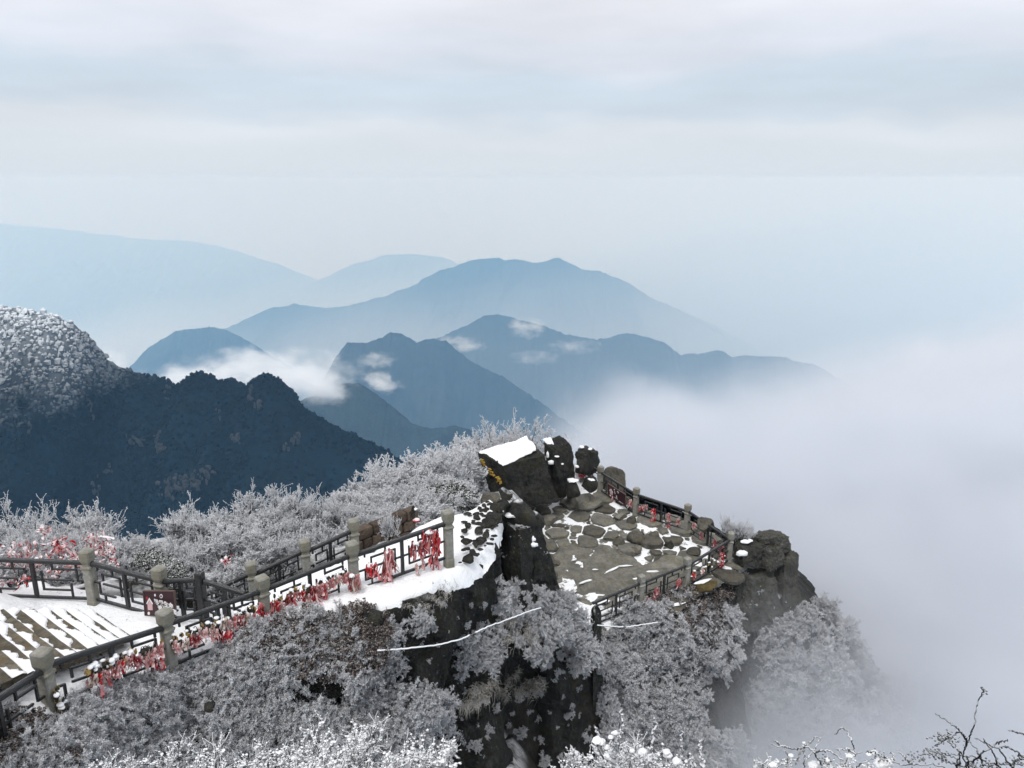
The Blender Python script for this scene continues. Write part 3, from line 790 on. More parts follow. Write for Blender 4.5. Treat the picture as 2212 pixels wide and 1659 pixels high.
# ------------------------------------------------------------------ the stone stairs
M_step = rock_mat('wet_brown_stone', (.07, .06, .045), (.165, .148, .115), 4.0, (.12, .085, .045), None, .015)
stairs = empty('staircase', (STAIR_O[0], STAIR_O[1], Z0)); tag(stairs, 'wide stone staircase with ragged snow on every step beside the front fence', 'staircase')
def build_stairs():
    tread, rise = .24, .125
    g = np.random.default_rng(12)
    for k in range(19):
        z = Z0 + rise * (k + 1) - .05
        base = STAIR_O + STAIR_D * (tread * k)
        L = at_z(208 - 29 * k, 1312 - 1.2 * k, z); P0 = np.array([L.x, L.y])
        tL = float((P0 - base) @ STAIR_E)
        # right end on the line of the snowy margin beside the fence
        lo, hi = 0.0, 8.0
        for _ in range(40):
            t = (lo + hi) / 2; p = base + STAIR_E * t
            zc = p[1] * math.cos(PITCH) + (CAMZ - z) * math.sin(PITCH)
            px = 1106 + p[0] / zc * FPX; py = 829.5 + ((CAMZ - z) * math.cos(PITCH) - p[1] * math.sin(PITCH)) / zc * FPX
            if py < 1374 + .36 * (288 - px): lo = t
            else: hi = t
        tR = (lo + hi) / 2 + g.uniform(-.04, .04)
        depth = tread + .14
        # block with a slightly uneven nosing
        n = 24; ts = np.linspace(tL, tR, n)
        nose = .012 * fbm(np.stack([ts * 3, ts * 0 + k, ts * 0], 1), 3, seed=k)
        V = []
        for t, e in zip(ts, nose):
            a = base + STAIR_E * t - STAIR_D * e; b = base + STAIR_E * t + STAIR_D * depth
            V += [(a[0], a[1], z - rise), (a[0], a[1], z - .012), (*(a + STAIR_D * .012), z), (b[0], b[1], z), (b[0], b[1], z - rise)]
        V = np.array(V) - np.array(stairs.location)
        F = grid_faces(n, 5); caps = np.array([[0, 1, 2, 3]] + [[(n - 1) * 5 + j for j in (3, 2, 1, 0)]])
        st = link('step', mesh_np('step', V, [F, caps], False), M_step, stairs)
        # snow lying at the back of the tread, torn along the front
        n2 = 90; ts = np.linspace(tL - .02, tR + .02, n2)
        q = fbm(np.stack([ts * 2.2, ts * 0 + k * 3.1, ts * 0], 1), 3, seed=40 + k) * .16 + fbm(np.stack([ts * 9, ts * 0 + k * 3.1, ts * 0], 1), 3, seed=60 + k) * .07
        wet = .04 + .006 * min(k, 9) if k > 2 else .03
        mid = np.exp(-((np.arange(n2) / n2 - .55) / .3) ** 2) * (.05 if k > 3 else .0)
        f0 = np.clip(wet + mid + q * (.5 if k < 3 else 1.25), .004, tread - .02)
        rows = []
        for t, e in zip(ts, f0):
            a = base + STAIR_E * t
            r_ = []
            for w, hgt in ((0, -.02), (.03, .022), (.2, .04), (.6, .045), (1, .05)):
                dd = e + (tread + .05 - e) * w; p = a + STAIR_D * dd
                r_.append((p[0], p[1], z + hgt + .012 * g.uniform(-1, 1) * (w > 0)))
            rows.append(r_)
        Vs = np.array(rows).reshape(-1, 3) - np.array(stairs.location)
        link('snow_strip', mesh_np('snow_strip', Vs, grid_faces(n2, 5)), M_snow, st)
build_stairs()
# ------------------------------------------------------------------ the viewing platform
def floor_z(x, y): return CAMZ - 13.28 + .10 * (y - 27.0)
RPOST = [('F', 1298, 1002, 30.4), ('G', 1375, 1061, 28.5), ('H', 1487, 1083, 27.2), ('I', 1581, 1136, 25.2), ('J', 1486, 1197.5, 23.6), ('K', 1386, 1242.6, 22.6)]
RP = {}
for n_, px, py, D in RPOST:
    p = at(px, py, D); RP[n_] = Vector((p.x, p.y, 0)); RP[n_].z = float(floor_z(p.x, p.y))
RP['L'] = RP['K'] + (RP['K'] - RP['J']) * 1.02; RP['L'].z = float(floor_z(RP['L'].x, RP['L'].y)) - .05
RP['N'] = Vector(at(1249, 984, 32.6)); RP['N'].z -= 1.0
cen_f = (RP['I'] + RP['K'] + RP['G']) / 3
def outw(p, d): q = (p - cen_f); q.z = 0; q.normalize(); return (p.x + q.x * d, p.y + q.y * d)
PLAT = [(.6, 20.8), (RP['L'].x - .3, RP['L'].y - .4), (RP['K'].x + .1, RP['K'].y - .3), (RP['J'].x + .15, RP['J'].y - .3), (RP['I'].x + .3, RP['I'].y - .3), (RP['I'].x + .6, RP['I'].y + .1), (RP['H'].x + .5, RP['H'].y + .3),
        (RP['G'].x + .5, RP['G'].y + .4), (RP['F'].x + .5, RP['F'].y + .5), (2.6, 32.5), (.2, 32), (-.6, 27)]
plat = sheet_from_poly('platform_ground', PLAT, floor_z, .08, M_snowgrass, lip=.3, drop=.3, noise=.06, seed=31, nscale=.9)
tag(plat, 'snowy ground of the fenced rock platform, set with uneven stones', None, None, 'structure')

def inside_poly(p, poly):
    c = False; n = len(poly)
    for i in range(n):
        a, b = poly[i], poly[i - 1]
        if (a[1] > p[1]) != (b[1] > p[1]) and p[0] < (b[0] - a[0]) * (p[1] - a[1]) / (b[1] - a[1]) + a[0]: c = not c
    return c
def fpt(px, py): # a pixel on the platform floor
    v = (py - 829.5) / FPX; dy = math.cos(PITCH) - v * math.sin(PITCH); dz = -math.sin(PITCH) - v * math.cos(PITCH)
    D = (CAMZ - 13.28 - 2.7 - CAMZ) / (dz / dy - .10); return at(px, py, D)

# the big bare slab at the front of the platform
def slab(name, pix, h, mat, label_part, seed, step=.07, crack=True):
    poly = [(p.x, p.y) for p in (fpt(*q) for q in pix)]
    def zf(x, y):
        zz = floor_z(x, y) + h
        if crack:
            w = np.abs(fbm(np.stack([x / 1.5, y / 1.5, x * 0 + 4], 1), 3, seed=seed)); zz = zz - .05 * np.exp(-(w / .02) ** 2)
            zz = zz + .05 * np.round(fbm(np.stack([x / 1.6, y / 1.6, x * 0 + 9], 1), 2, seed=seed + 1) * 3)
        return zz
    o = sheet_from_poly(name, poly, zf, step, mat, lip=.25, drop=.16, noise=.05, seed=seed, nscale=.5)
    o.parent = plat
    if label_part: o['label'] = label_part
    return o
slab('rock_slab', [(1196, 1182), (1245, 1172), (1290, 1170), (1335, 1178), (1362, 1196), (1400, 1222), (1440, 1228), (1500, 1232), (1540, 1236), (1478, 1268), (1380, 1306), (1330, 1318), (1262, 1310), (1225, 1290), (1180, 1270)], .07, M_greyrock, 'wide bare grey slab with thin cracks and little snow', 3)
slab('rock_slab', [(1385, 1222), (1440, 1200), (1500, 1205), (1510, 1225), (1450, 1240), (1400, 1240)], .13, M_greyrock, None, 5, crack=False)
snow_bits = [(1322, 1236, .35, .05), (1350, 1228, .3, .03), (1265, 1262, .28, .05), (1226, 1290, .4, .06), (1372, 1256, .1, .05), (1240, 1215, .1, .03), (1410, 1240, .2, .05), (1285, 1236, .1, .03), (1300, 1305, .25, .12), (1340, 1300, .2, .1)]
for k, (px, py, a, b) in enumerate(snow_bits):
    p = fpt(px, py); q = snow_lump('snow_patch', Vector((p.x, p.y, p.z + .10)), (a, b, .035), 200 + k, plat, rz=random.uniform(0, .9))

# stones set all over the platform, joints filled with snow
M_floor = rock_mat('trodden_rock_floor', (.10, .098, .088), (.20, .192, .165), 2.2, (.12, .11, .07), None, .03, 0)
plat.data.materials.clear(); plat.data.materials.append(M_floor)
def floor_snow():
    nt = M_floor.node_tree; b = nt.nodes['Principled BSDF']; old = b.inputs['Base Color'].links[0].from_socket
    nt.links.new(mixcol(nt, noise_fac(nt, 1.7, .42, .47, 7, .66), old, (.88, .90, .93)), b.inputs['Base Color'])
floor_snow()
M_outcrop = rock_mat('outcrop_rock', (.045, .045, .042), (.115, .112, .10), 2.4, (.07, .068, .04), None, .08)
def platform_stones():
    """Close fitted uneven stones: cells between scattered centres, drawn in for the snowy joints."""
    slab_px = [(1190, 1180), (1290, 1169), (1368, 1193), (1440, 1222), (1545, 1236), (1380, 1325), (1170, 1325)]
    g = np.random.default_rng(77); S = []
    for lo, hi, tries in ((.42, .58, 260), (.24, .38, 1600), (.11, .20, 8000)):
        for _ in range(tries):
            px, py = g.uniform(1130, 1585), g.uniform(1074, 1310); p = fpt(px, py)
            if inside_poly((px, py), slab_px) or not inside_poly((p.x, p.y), PLAT): continue
            R = g.uniform(lo, hi)
            if all((p.x - q[0]) ** 2 + (p.y - q[1]) ** 2 > ((R + q[2]) * .82) ** 2 for q in S): S.append((p.x, p.y, R, p.z, px, py))
    A = np.array([q[:3] for q in S]); n = 0
    mats = [M_greyrock, M_greyrock, M_greyrock, M_greyrock, M_brownrock]
    for i, (x, y, R, z, px, py) in enumerate(S):
        if n >= 295: break
        bare = .5 if px > 1400 else .3
        if R < .3 and g.random() < bare: continue
        poly = [(R * 1.25 * math.cos(a), R * 1.25 * math.sin(a)) for a in np.linspace(0, 2 * math.pi, 14, endpoint=False) + g.uniform(0, 1)]
        d2 = (A[:, 0] - x) ** 2 + (A[:, 1] - y) ** 2
        for j in np.argsort(d2)[1:16]:
            dx, dy = A[j, 0] - x, A[j, 1] - y; L = math.hypot(dx, dy); ux, uy = dx / L, dy / L
            lim = (L * L + R * R - A[j, 2] ** 2) / (2 * L) - g.uniform(.02, .06)
            out = []
            for k in range(len(poly)):
                a, b = poly[k], poly[(k + 1) % len(poly)]; da, db = a[0] * ux + a[1] * uy - lim, b[0] * ux + b[1] * uy - lim
                if da <= 0: out.append(a)
                if (da <= 0) != (db <= 0): t = da / (da - db); out.append((a[0] + (b[0] - a[0]) * t, a[1] + (b[1] - a[1]) * t))
            poly = out
            if len(poly) < 3: break
        if len(poly) < 3: continue
        q = []
        for k in range(len(poly)):                                   # take the corners off
            a, b = poly[k], poly[(k + 1) % len(poly)]; q += [(a[0] * .9 + b[0] * .1, a[1] * .9 + b[1] * .1), (a[0] * .1 + b[0] * .9, a[1] * .1 + b[1] * .9)]
        ar = .5 * abs(sum(q[k][0] * q[k - 1][1] - q[k - 1][0] * q[k][1] for k in range(len(q))))
        if ar < .008: continue
        h = .015 + .06 * min(1, ar / .4) * g.uniform(.3, 1.6) + .02 * g.random(); m = len(q); tx, ty = g.normal(0, .07, 2)
        V = []
        for s_, hh in ((1.0, -.08), (1.0, h * .6), (.95, h * .93), (.84, h)):
            for (a, b) in q: V.append((a * s_ + g.normal(0, .016), b * s_ + g.normal(0, .016), hh + a * tx + b * ty + g.normal(0, .008)))
        V.append((0, 0, h * g.uniform(.95, 1.15)))
        F = [(r * m + k, r * m + (k + 1) % m, (r + 1) * m + (k + 1) % m, (r + 1) * m + k) for r in range(3) for k in range(m)] + [(3 * m + k, 3 * m + (k + 1) % m, 4 * m) for k in range(m)]
        me = bpy.data.meshes.new('stone'); me.from_pydata(V, [], F); me.update()
        for pl in me.polygons: pl.use_smooth = True
        me.set_sharp_from_angle(angle=math.radians(40)); me.materials.append(mats[int(g.integers(5))])
        o = bpy.data.objects.new('stone', me); C.objects.link(o); o.parent = plat; o.location = (x, y, z + .015); n += 1
platform_stones()
rocks = [
    (1262, 1083, 26.9, (.80, .62, .42), M_greyrock, 'big rounded grey boulder on the platform below the dark boulders'),
    (1186, 1120, 25.3, (.45, .4, .22), M_greyrock, 'flat grey boulder at the left edge of the platform behind the cliff column'),
    (1372, 1160, 24.9, (.36, .34, .30), M_brownrock, 'brown boulder in the middle of the platform, largest of its heap'),
    (1337, 1168, 24.8, (.26, .26, .24), M_brownrock, 'dark boulder on the left of the heap in the middle of the platform'),
    (1368, 1188, 24.3, (.30, .26, .2), M_brownrock, 'boulder lying lowest in the heap in the middle of the platform'),
    (1340, 1190, 24.3, (.18, .17, .12), M_greyrock, 'small grey boulder beside the heap in the middle of the platform'),
    (1338, 1112, 26.6, (.36, .3, .2), M_greyrock, 'grey boulder below the fence sign on the platform'),
    (1362, 1122, 26.2, (.28, .26, .22), M_brownrock, 'small boulder beside the second post of the platform fence'),
    (1412, 1150, 25.4, (.24, .22, .18), M_brownrock, 'brown boulder to the right of the heap in the middle of the platform'),
    (1445, 1172, 24.9, (.26, .22, .16), M_rock, 'dark boulder in the snow near the right corner of the platform'),
    (1500, 1190, 24.4, (.34, .28, .2), M_brownrock, 'brown boulder near the corner post of the platform'),
]
for k, (px, py, D, r, mt, lab) in enumerate(rocks):
    p = fpt(px, py + 8); rock('boulder', Vector((p.x, p.y, p.z + r[2] * .35)), r, 330 + k, mt, lab, 'boulder', cuts=8, rz=k * .7)

# faces below the platform
ptop = [(.4, 20.6, CAMZ - 14.6), (PLAT[1][0], PLAT[1][1], RP['L'].z - .2), (PLAT[2][0], PLAT[2][1], RP['K'].z - .25), (PLAT[3][0], PLAT[3][1], RP['J'].z - .2), (PLAT[4][0], PLAT[4][1], RP['I'].z - .25), (9.0, 24.75, CAMZ - 14.2), (10.2, 25.2, CAMZ - 14.6),
        (11.0, 26.2, CAMZ - 14.9), (11.2, 28.0, CAMZ - 15.0), (9.0, 30.0, CAMZ - 14.4), (5.5, 32.5, CAMZ - 13.6), (1.0, 34.0, CAMZ - 13.2)]
cliff('cliff', ptop, 26.0, [.5, .50, .46, .40, .22, .18, .26, .66, .85, .8, .6, .5], M_cliff, 'dark rock cliff and steep bank under the fenced platform, fading into mist', n=380, m=150, amp=.42, seed=41, blocky=.2)
# the rock pillar standing between the near cliff and the platform
pil = rock_hex('rock_pillar', [at(1268, 1560, 19.6), at(1280, 1580, 19.0), at(1302, 1560, 19.6), at(1290, 1540, 20.2), at(1276, 1300, 19.8), at(1284, 1312, 19.3), at(1301, 1302, 19.8), at(1290, 1294, 20.3)], M_cliff, 30, .10, 23, rnd=.3)
tag(pil, 'slim dark rock pillar at the left end of the lower platform fence', 'rock')

# the rocks outside the corner of the platform
corner = [
    ([(1584, 1214, 25.2), (1606, 1226, 24.7), (1660, 1218, 25.2), (1628, 1196, 26.0), (1588, 1170, 25.4), (1604, 1182, 24.8), (1652, 1178, 25.2), (1622, 1157, 26.2)], 'rounded grey boulder beside the corner post of the platform'),
    ([(1612, 1180, 25.9), (1650, 1206, 25.3), (1708, 1190, 25.7), (1670, 1160, 26.6), (1614, 1160, 25.9), (1652, 1164, 25.3), (1704, 1158, 25.7), (1662, 1142, 26.6)], 'highest grey boulder on the outcrop right of the platform corner'),
    ([(1646, 1224, 25.0), (1664, 1232, 24.7), (1690, 1222, 25.0), (1670, 1205, 25.6), (1646, 1186, 25.1), (1662, 1192, 24.8), (1688, 1182, 25.1), (1670, 1176, 25.6)], 'square grey block wedged under the highest boulder of the outcrop'),
    ([(1664, 1350, 25.0), (1690, 1362, 24.6), (1731, 1340, 25.2), (1700, 1310, 26.3), (1676, 1208, 25.6), (1694, 1214, 25.2), (1726, 1196, 25.5), (1702, 1186, 26.2)], 'tall dark rock column at the right end of the outcrop'),
    ([(1574, 1360, 24.5), (1620, 1378, 24.0), (1690, 1360, 24.5), (1640, 1300, 26.2), (1584, 1236, 24.9), (1622, 1248, 24.5), (1680, 1240, 24.8), (1640, 1220, 26.0)], 'broad dark rock wall carrying the outcrop right of the platform'),
]
for k, (cs, lab) in enumerate(corner):
    Pc = [at(*c) for c in cs]; cc = sum(Pc, Vector()) / 8; Pc = [cc + (p - cc) * (1.2 if k < 3 else 1.0) for p in Pc]
    o = rock_hex('boulder', Pc, M_outcrop, 32, .10 if k != 4 else .14, 60 + k, fine=.07, rnd=.40 if k < 3 else .25); tag(o, lab, 'boulder')
    if k == 0:
        for j, (px, py, D, a, b) in enumerate([(1610, 1170, 25.1, .16, .06), (1602, 1196, 24.75, .2, .12), (1621, 1167, 25.2, .07, .03)]): snow_lump('snow_patch', at(px, py, D), (a, .12, b), 80 + j, o)
rock('boulder', at(1765, 1312, 26.6), (.52, .45, .42), 71, M_rock, 'rock half lost in the mist to the right of the outcrop', 'boulder', cuts=8)
rock('boulder', at(1730, 1288, 26.2), (.14, .14, .22), 72, M_rock, 'small rock between the outcrop and the misty rock', 'boulder', cuts=8)
rock('boulder', at(1527, 1132, 26.4), (.36, .34, .36), 73, M_brownrock, 'brown boulder behind the platform fence, left of the corner post', 'boulder', cuts=7)
# mossy ledge with snow under the lower platform fence
lk = rock('rock', at(1527, 1266, 23.5), (.55, .34, .14), 74, rock_mat('mossy_rock', (.09, .07, .03), (.16, .12, .05), 3.0), 'mossy brown ledge with snow below the lower platform fence', cuts=8, rz=.5)
snow_lump('snow_strip', Vector((-.15, .06, .13)), (.36, .10, .03), 75, lk, rz=.5)
lk2 = rock('rock', at(1458, 1312, 22.65), (.55, .32, .11), 76, M_brownrock, 'brown ledge with a snow strip below the middle of the lower platform fence', cuts=8, rz=.45)
snow_lump('snow_strip', Vector((.1, .05, .1)), (.34, .09, .028), 77, lk2, rz=.45)

# ------------------------------------------------------------------ fences
M_post, nt_, b_ = principled('weathered_stone_post', (.26, .255, .23), .9, .2)
_f = noise_fac(nt_, 9.0, .35, .65, 6, .65); _g = noise_fac(nt_, 2.2, .45, .62, 4, .6)
_c = mixcol(nt_, _f, (.18, .178, .158), (.31, .305, .275)); _c = mixcol(nt_, math_n(nt_, 'MULTIPLY', _g, .55), _c, (.12, .105, .05))
nt_.links.new(_c, b_.inputs['Base Color']); bump(nt_, b_, _f, .4, .01)
M_iron, nt_, b_ = principled('black_painted_iron', (.016, .017, .019), .5, .4)
_f = noise_fac(nt_, 22.0, .5, .72, 5, .7); _u = up_fac(nt_, .6, .95)
_c = mixcol(nt_, _f, (.014, .015, .017), (.05, .045, .04)); _c = mixcol(nt_, math_n(nt_, 'MULTIPLY', _u, math_n(nt_, 'MULTIPLY', _f, .6)), _c, (.6, .62, .65))
nt_.links.new(_c, b_.inputs['Base Color'])

def square_rings(name, rings, mat):
    """Square section stack: (half width, z), corners slightly chamfered."""
    V = []
    for hw, z in rings:
        c = hw * .22
        for x, y in ((hw, -hw + c), (hw, hw - c), (hw - c, hw), (-hw + c, hw), (-hw, hw - c), (-hw, -hw + c), (-hw + c, -hw), (hw - c, -hw)): V.append((x, y, z))
    n = len(rings); F = []
    for i in range(n - 1):
        for j in range(8): k = (j + 1) % 8; F.append((i * 8 + j, i * 8 + k, (i + 1) * 8 + k, (i + 1) * 8 + j))
    me = bpy.data.meshes.new(name); me.from_pydata(V, [], F + [tuple(range((n - 1) * 8, n * 8)), tuple(range(7, -1, -1))]); me.materials.append(mat); me.update()
    return me
PH = 1.22
ME_POST = square_rings('post', [(.10, -.35), (.10, .10), (.090, .12), (.090, PH - .42), (.104, PH - .40)], M_post)
ME_CAP = square_rings('post_head', [(.104, PH - .40), (.110, PH - .385), (.110, PH - .365), (.082, PH - .345), (.078, PH - .31), (.094, PH - .27), (.112, PH - .22), (.114, PH - .09), (.112, PH - .07), (.116, PH - .065), (.116, PH - .04), (.096, PH - .015), (.05, PH)], M_post)
ME_STEEL = square_rings('steel_post', [(.075, -.3), (.075, 1.08), (.06, 1.1)], M_iron)
def unit_bar(name, sides, mat):
    V, F = [], []
    for z in (0, 1):
        for j in range(sides):
            a = 2 * math.pi * (j + .5) / sides; V.append((math.cos(a) * .5 / math.cos(math.pi / sides), math.sin(a) * .5 / math.cos(math.pi / sides), z))
    for j in range(sides): k = (j + 1) % sides; F.append((j, k, sides + k, sides + j))
    me = bpy.data.meshes.new(name); me.from_pydata(V, [], F + [tuple(range(sides, 2 * sides)), tuple(range(sides - 1, -1, -1))]); me.materials.append(mat); me.update()
    if sides > 4:
        for p in me.polygons: p.use_smooth = len(p.vertices) == 4
    return me
ME_BAR = unit_bar('bar', 4, M_iron); ME_RAIL = unit_bar('handrail', 12, M_iron)
def bar(name, me, a, b, w, parent, d=None):
    o = bpy.data.objects.new(name, me); C.objects.link(o); o.parent = parent
    z = (b - a); L = z.length; q = z.to_track_quat('Z', 'Y')
    o.location = a; o.rotation_mode = 'QUATERNION'
    # keep bar faces square to the fence plane
    zz = z.normalized(); yy = FENCE_N[0]; xx = yy.cross(zz).normalized(); yy = zz.cross(xx)
    o.rotation_quaternion = Matrix((xx, yy, zz)).transposed().to_quaternion()
    o.scale = (w, d or w, L)
    return o
FENCE_N = [Vector((0, 1, 0))]
def pattern(side):
    """Fretwork of one half panel, u from the stone post to the middle, v from the low rail to the handrail."""
    f = [((0, .5), (.16, .5)), ((.16, .5), (.16, .2)), ((.16, .2), (.62, .2)), ((.30, .2), (.30, 0)), ((.84, .5), (1, .5)), ((.84, .28), (.84, .78)), ((.84, .78), (.30, .78)), ((.30, .78), (.30, .6)),
         ((.62, .78), (.62, 1)), ((.30, .5), (.84, .5)), ((.16, 1), (.16, .86))]
    return f
def fence_panel(par, a, b, za, zb, ha=.30, low=.13, mid=True):
    """a, b post bases (Vectors); handrail PH - ha above the base."""
    d = Vector((b.x - a.x, b.y - a.y, 0)); dn = d.normalized(); FENCE_N[0] = Vector((-dn.y, dn.x, 0))
    A, B = a + dn * .09, b - dn * .09
    top = lambda t: A.lerp(B, t) + Vector((0, 0, PH - ha)); bot = lambda t: A.lerp(B, t) + Vector((0, 0, low))
    bar('handrail', ME_RAIL, top(0), top(1), .10, par)
    bar('low_rail', ME_BAR, bot(0), bot(1), .05, par)
    P = lambda u, v: bot(u).lerp(top(u), v)
    if mid: bar('upright', ME_BAR, P(.5, 0), P(.5, 1), .065, par)
    for side in (0, 1):
        for (u0, v0), (u1, v1) in pattern(side):
            if side: u0, u1, v0, v1 = 1 - u0 * .5, 1 - u1 * .5, v0, v1
            else: u0, u1 = u0 * .5, u1 * .5
            if side and not (v0 in (1,) or v1 in (1, 0)): v0, v1 = 1 - v0, 1 - v1
            p, q = P(u0, v0), P(u1, v1)
            e = (q - p).normalized() * .0125
            bar('bar', ME_BAR, p - e, q + e, .034, par)
    return top, bot
def add_post(par, p, rz, snow=False):
    o = bpy.data.objects.new('post', ME_POST); C.objects.link(o); o.parent = par; o.location = p; o.rotation_euler = (0, 0, rz)
    h = bpy.data.objects.new('post_head', ME_CAP); C.objects.link(h); h.parent = o
    return o
PANELS = {}
def fence(label, pts, posts, group=None, skip=()):
    f = empty('fence', pts[0]); tag(f, label, 'fence', group); o0 = Vector(pts[0])
    L = [Vector(p) - o0 for p in pts]
    for i, p in enumerate(L):
        q = L[min(i + 1, len(L) - 1)] - L[max(i - 1, 0)]
        if posts[i] == 's': add_post(f, p, math.atan2(q.y, q.x))
        elif posts[i] == 'm':
            s = bpy.data.objects.new('steel_post', ME_STEEL); C.objects.link(s); s.parent = f; s.location = p; s.rotation_euler = (0, 0, math.atan2(q.y, q.x))
    for i in range(len(L) - 1):
        if i in skip: continue
        fence_panel(f, L[i], L[i + 1], 0, 0)
        PANELS.setdefault(label, []).append((pts[i], pts[i + 1]))
    return f
def base(px, py, D, h=PH): p = at(px, py, D); p.z -= h; return p
fA, fB, fC, fD, fE = base(88, 1403, 9.5), base(354, 1317, 11.55), base(565, 1244, 13.0), base(760, 1170, 14.05), base(967, 1102, 14.95)
f0 = Vector((fA.x - .05, fA.y - 1.9, fA.z + .40))
FRONT_F = 'long black iron fence in front of the snow path, hung with red ribbons'
fence(FRONT_F, [f0, fA, fB, fC, fD, fE], 'ssssss')
p1, p2, pm = base(185, 1186, 13.75), base(342, 1224, 13.3), base(430, 1236, 13.0, 1.1)
p0 = Vector((p1.x - 2.3, p1.y + .1, p1.z + .03)); pj = fC + (fB - fC) * .16 + Vector((0, .0, .02)); pj2 = Vector(pj)
fence('iron fence with mossy stone posts behind the stairs, closing the landing', [p0, p1, p2, pm, pj2], 'sssmn')
q3, q2, q1 = base(763, 1121, 16.3), base(657, 1165, 15.7), base(541, 1214, 15.3)
q0 = q1 + (q1 - q2) * 1.0
fence('rear iron fence with three stone posts between the snow field and the frosted shrubs', [q0, q1, q2, q3], 'nsss')
fence('iron fence with stone posts round the far platform', [RP[k] for k in 'NFGHIJKL'], 'nssssssn')
M_wall = rock_mat('brown_wall_stone', (.075, .055, .042), (.15, .115, .09), 2.5, None, None, .03)
def stone_wall():
    a, b = at(768, 1140, 16.9), at(874, 1130, 18.0); a.z = b.z = at(800, 1131, 17.2).z
    w = empty('stone_wall', (a.x, a.y, a.z - 1.2)); tag(w, 'low brown stone wall between the rear fence and the frosted shrubs', 'wall')
    g = np.random.default_rng(4); d = (b - a); L = d.length; dn = d.normalized(); nrm = Vector((dn.y, -dn.x, 0))
    Vc = np.array([[x, y, z_] for x in (.02, L - .02) for y in (.02, .16) for z_ in (0, 1.14)]); Fc = np.array([[0, 1, 3, 2], [4, 6, 7, 5], [0, 4, 5, 1], [2, 3, 7, 6], [0, 2, 6, 4], [1, 5, 7, 3]])
    co = link('wall_core', mesh_np('wall_core', Vc, Fc, False), M_wall, w); co.rotation_euler = (0, 0, math.atan2(dn.y, dn.x))
    z = 0.0; row = 0
    while z < 1.2:
        h = g.uniform(.17, .26); x = -g.uniform(0, .2)
        if z + h > 1.12: h = 1.2 - z
        while x < L:
            wd = g.uniform(.25, .5)
            V, F = ICO2V.copy(), ICO2F
            s = np.sign(V) * np.abs(V) ** .3; s *= 1 + .06 * g.uniform(-1, 1, s.shape)
            V = s * np.array([wd * .49, .14, h * .49])
            ob = link('stone', mesh_np('stone', V, F, False), M_wall, w)
            ob.location = dn * (x + wd / 2) + Vector((0, 0, z + h / 2)) + nrm * g.uniform(0, .04); ob.rotation_euler = (0, 0, math.atan2(dn.y, dn.x))
            x += wd
        z += h; row += 1
stone_wall()

# ------------------------------------------------------------------ warning signs
M_maroon, _, _ = principled('maroon_board', (.035, .010, .015), .45, .4)
M_frame, _, _ = principled('bronze_frame', (.13, .09, .08), .5, .4)
M_white, _, _ = principled('white_print', (.75, .74, .75), .6, .2)
M_pinkhouse, _, _ = principled('pale_pink_print', (.62, .40, .42), .6, .2)
M_redprint, _, _ = principled('red_print', (.35, .03, .035), .6, .2)
def poly_plate(name, pts, parent, mat, o, ex, ey, n, t0, t1):
    bm = bmesh.new(); A = [bm.verts.new(o + ex * x + ey * y + n * t0) for x, y in pts]; B = [bm.verts.new(o + ex * x + ey * y + n * t1) for x, y in pts]; k = len(pts)
    bm.faces.new(B); bm.faces.new(A[::-1])
    for i in range(k): j = (i + 1) % k; bm.faces.new((A[i], A[j], B[j], B[i]))
    bmesh.ops.recalc_face_normals(bm, faces=bm.faces)
    me = bpy.data.meshes.new(name); bm.to_mesh(me); bm.free(); return link(name, me, mat, parent)
def ring_pts(cx, cy, r, n=16, ry=None): return [(cx + r * math.cos(a), cy + (ry or r) * math.sin(a)) for a in np.linspace(0, 2 * math.pi, n, endpoint=False)]
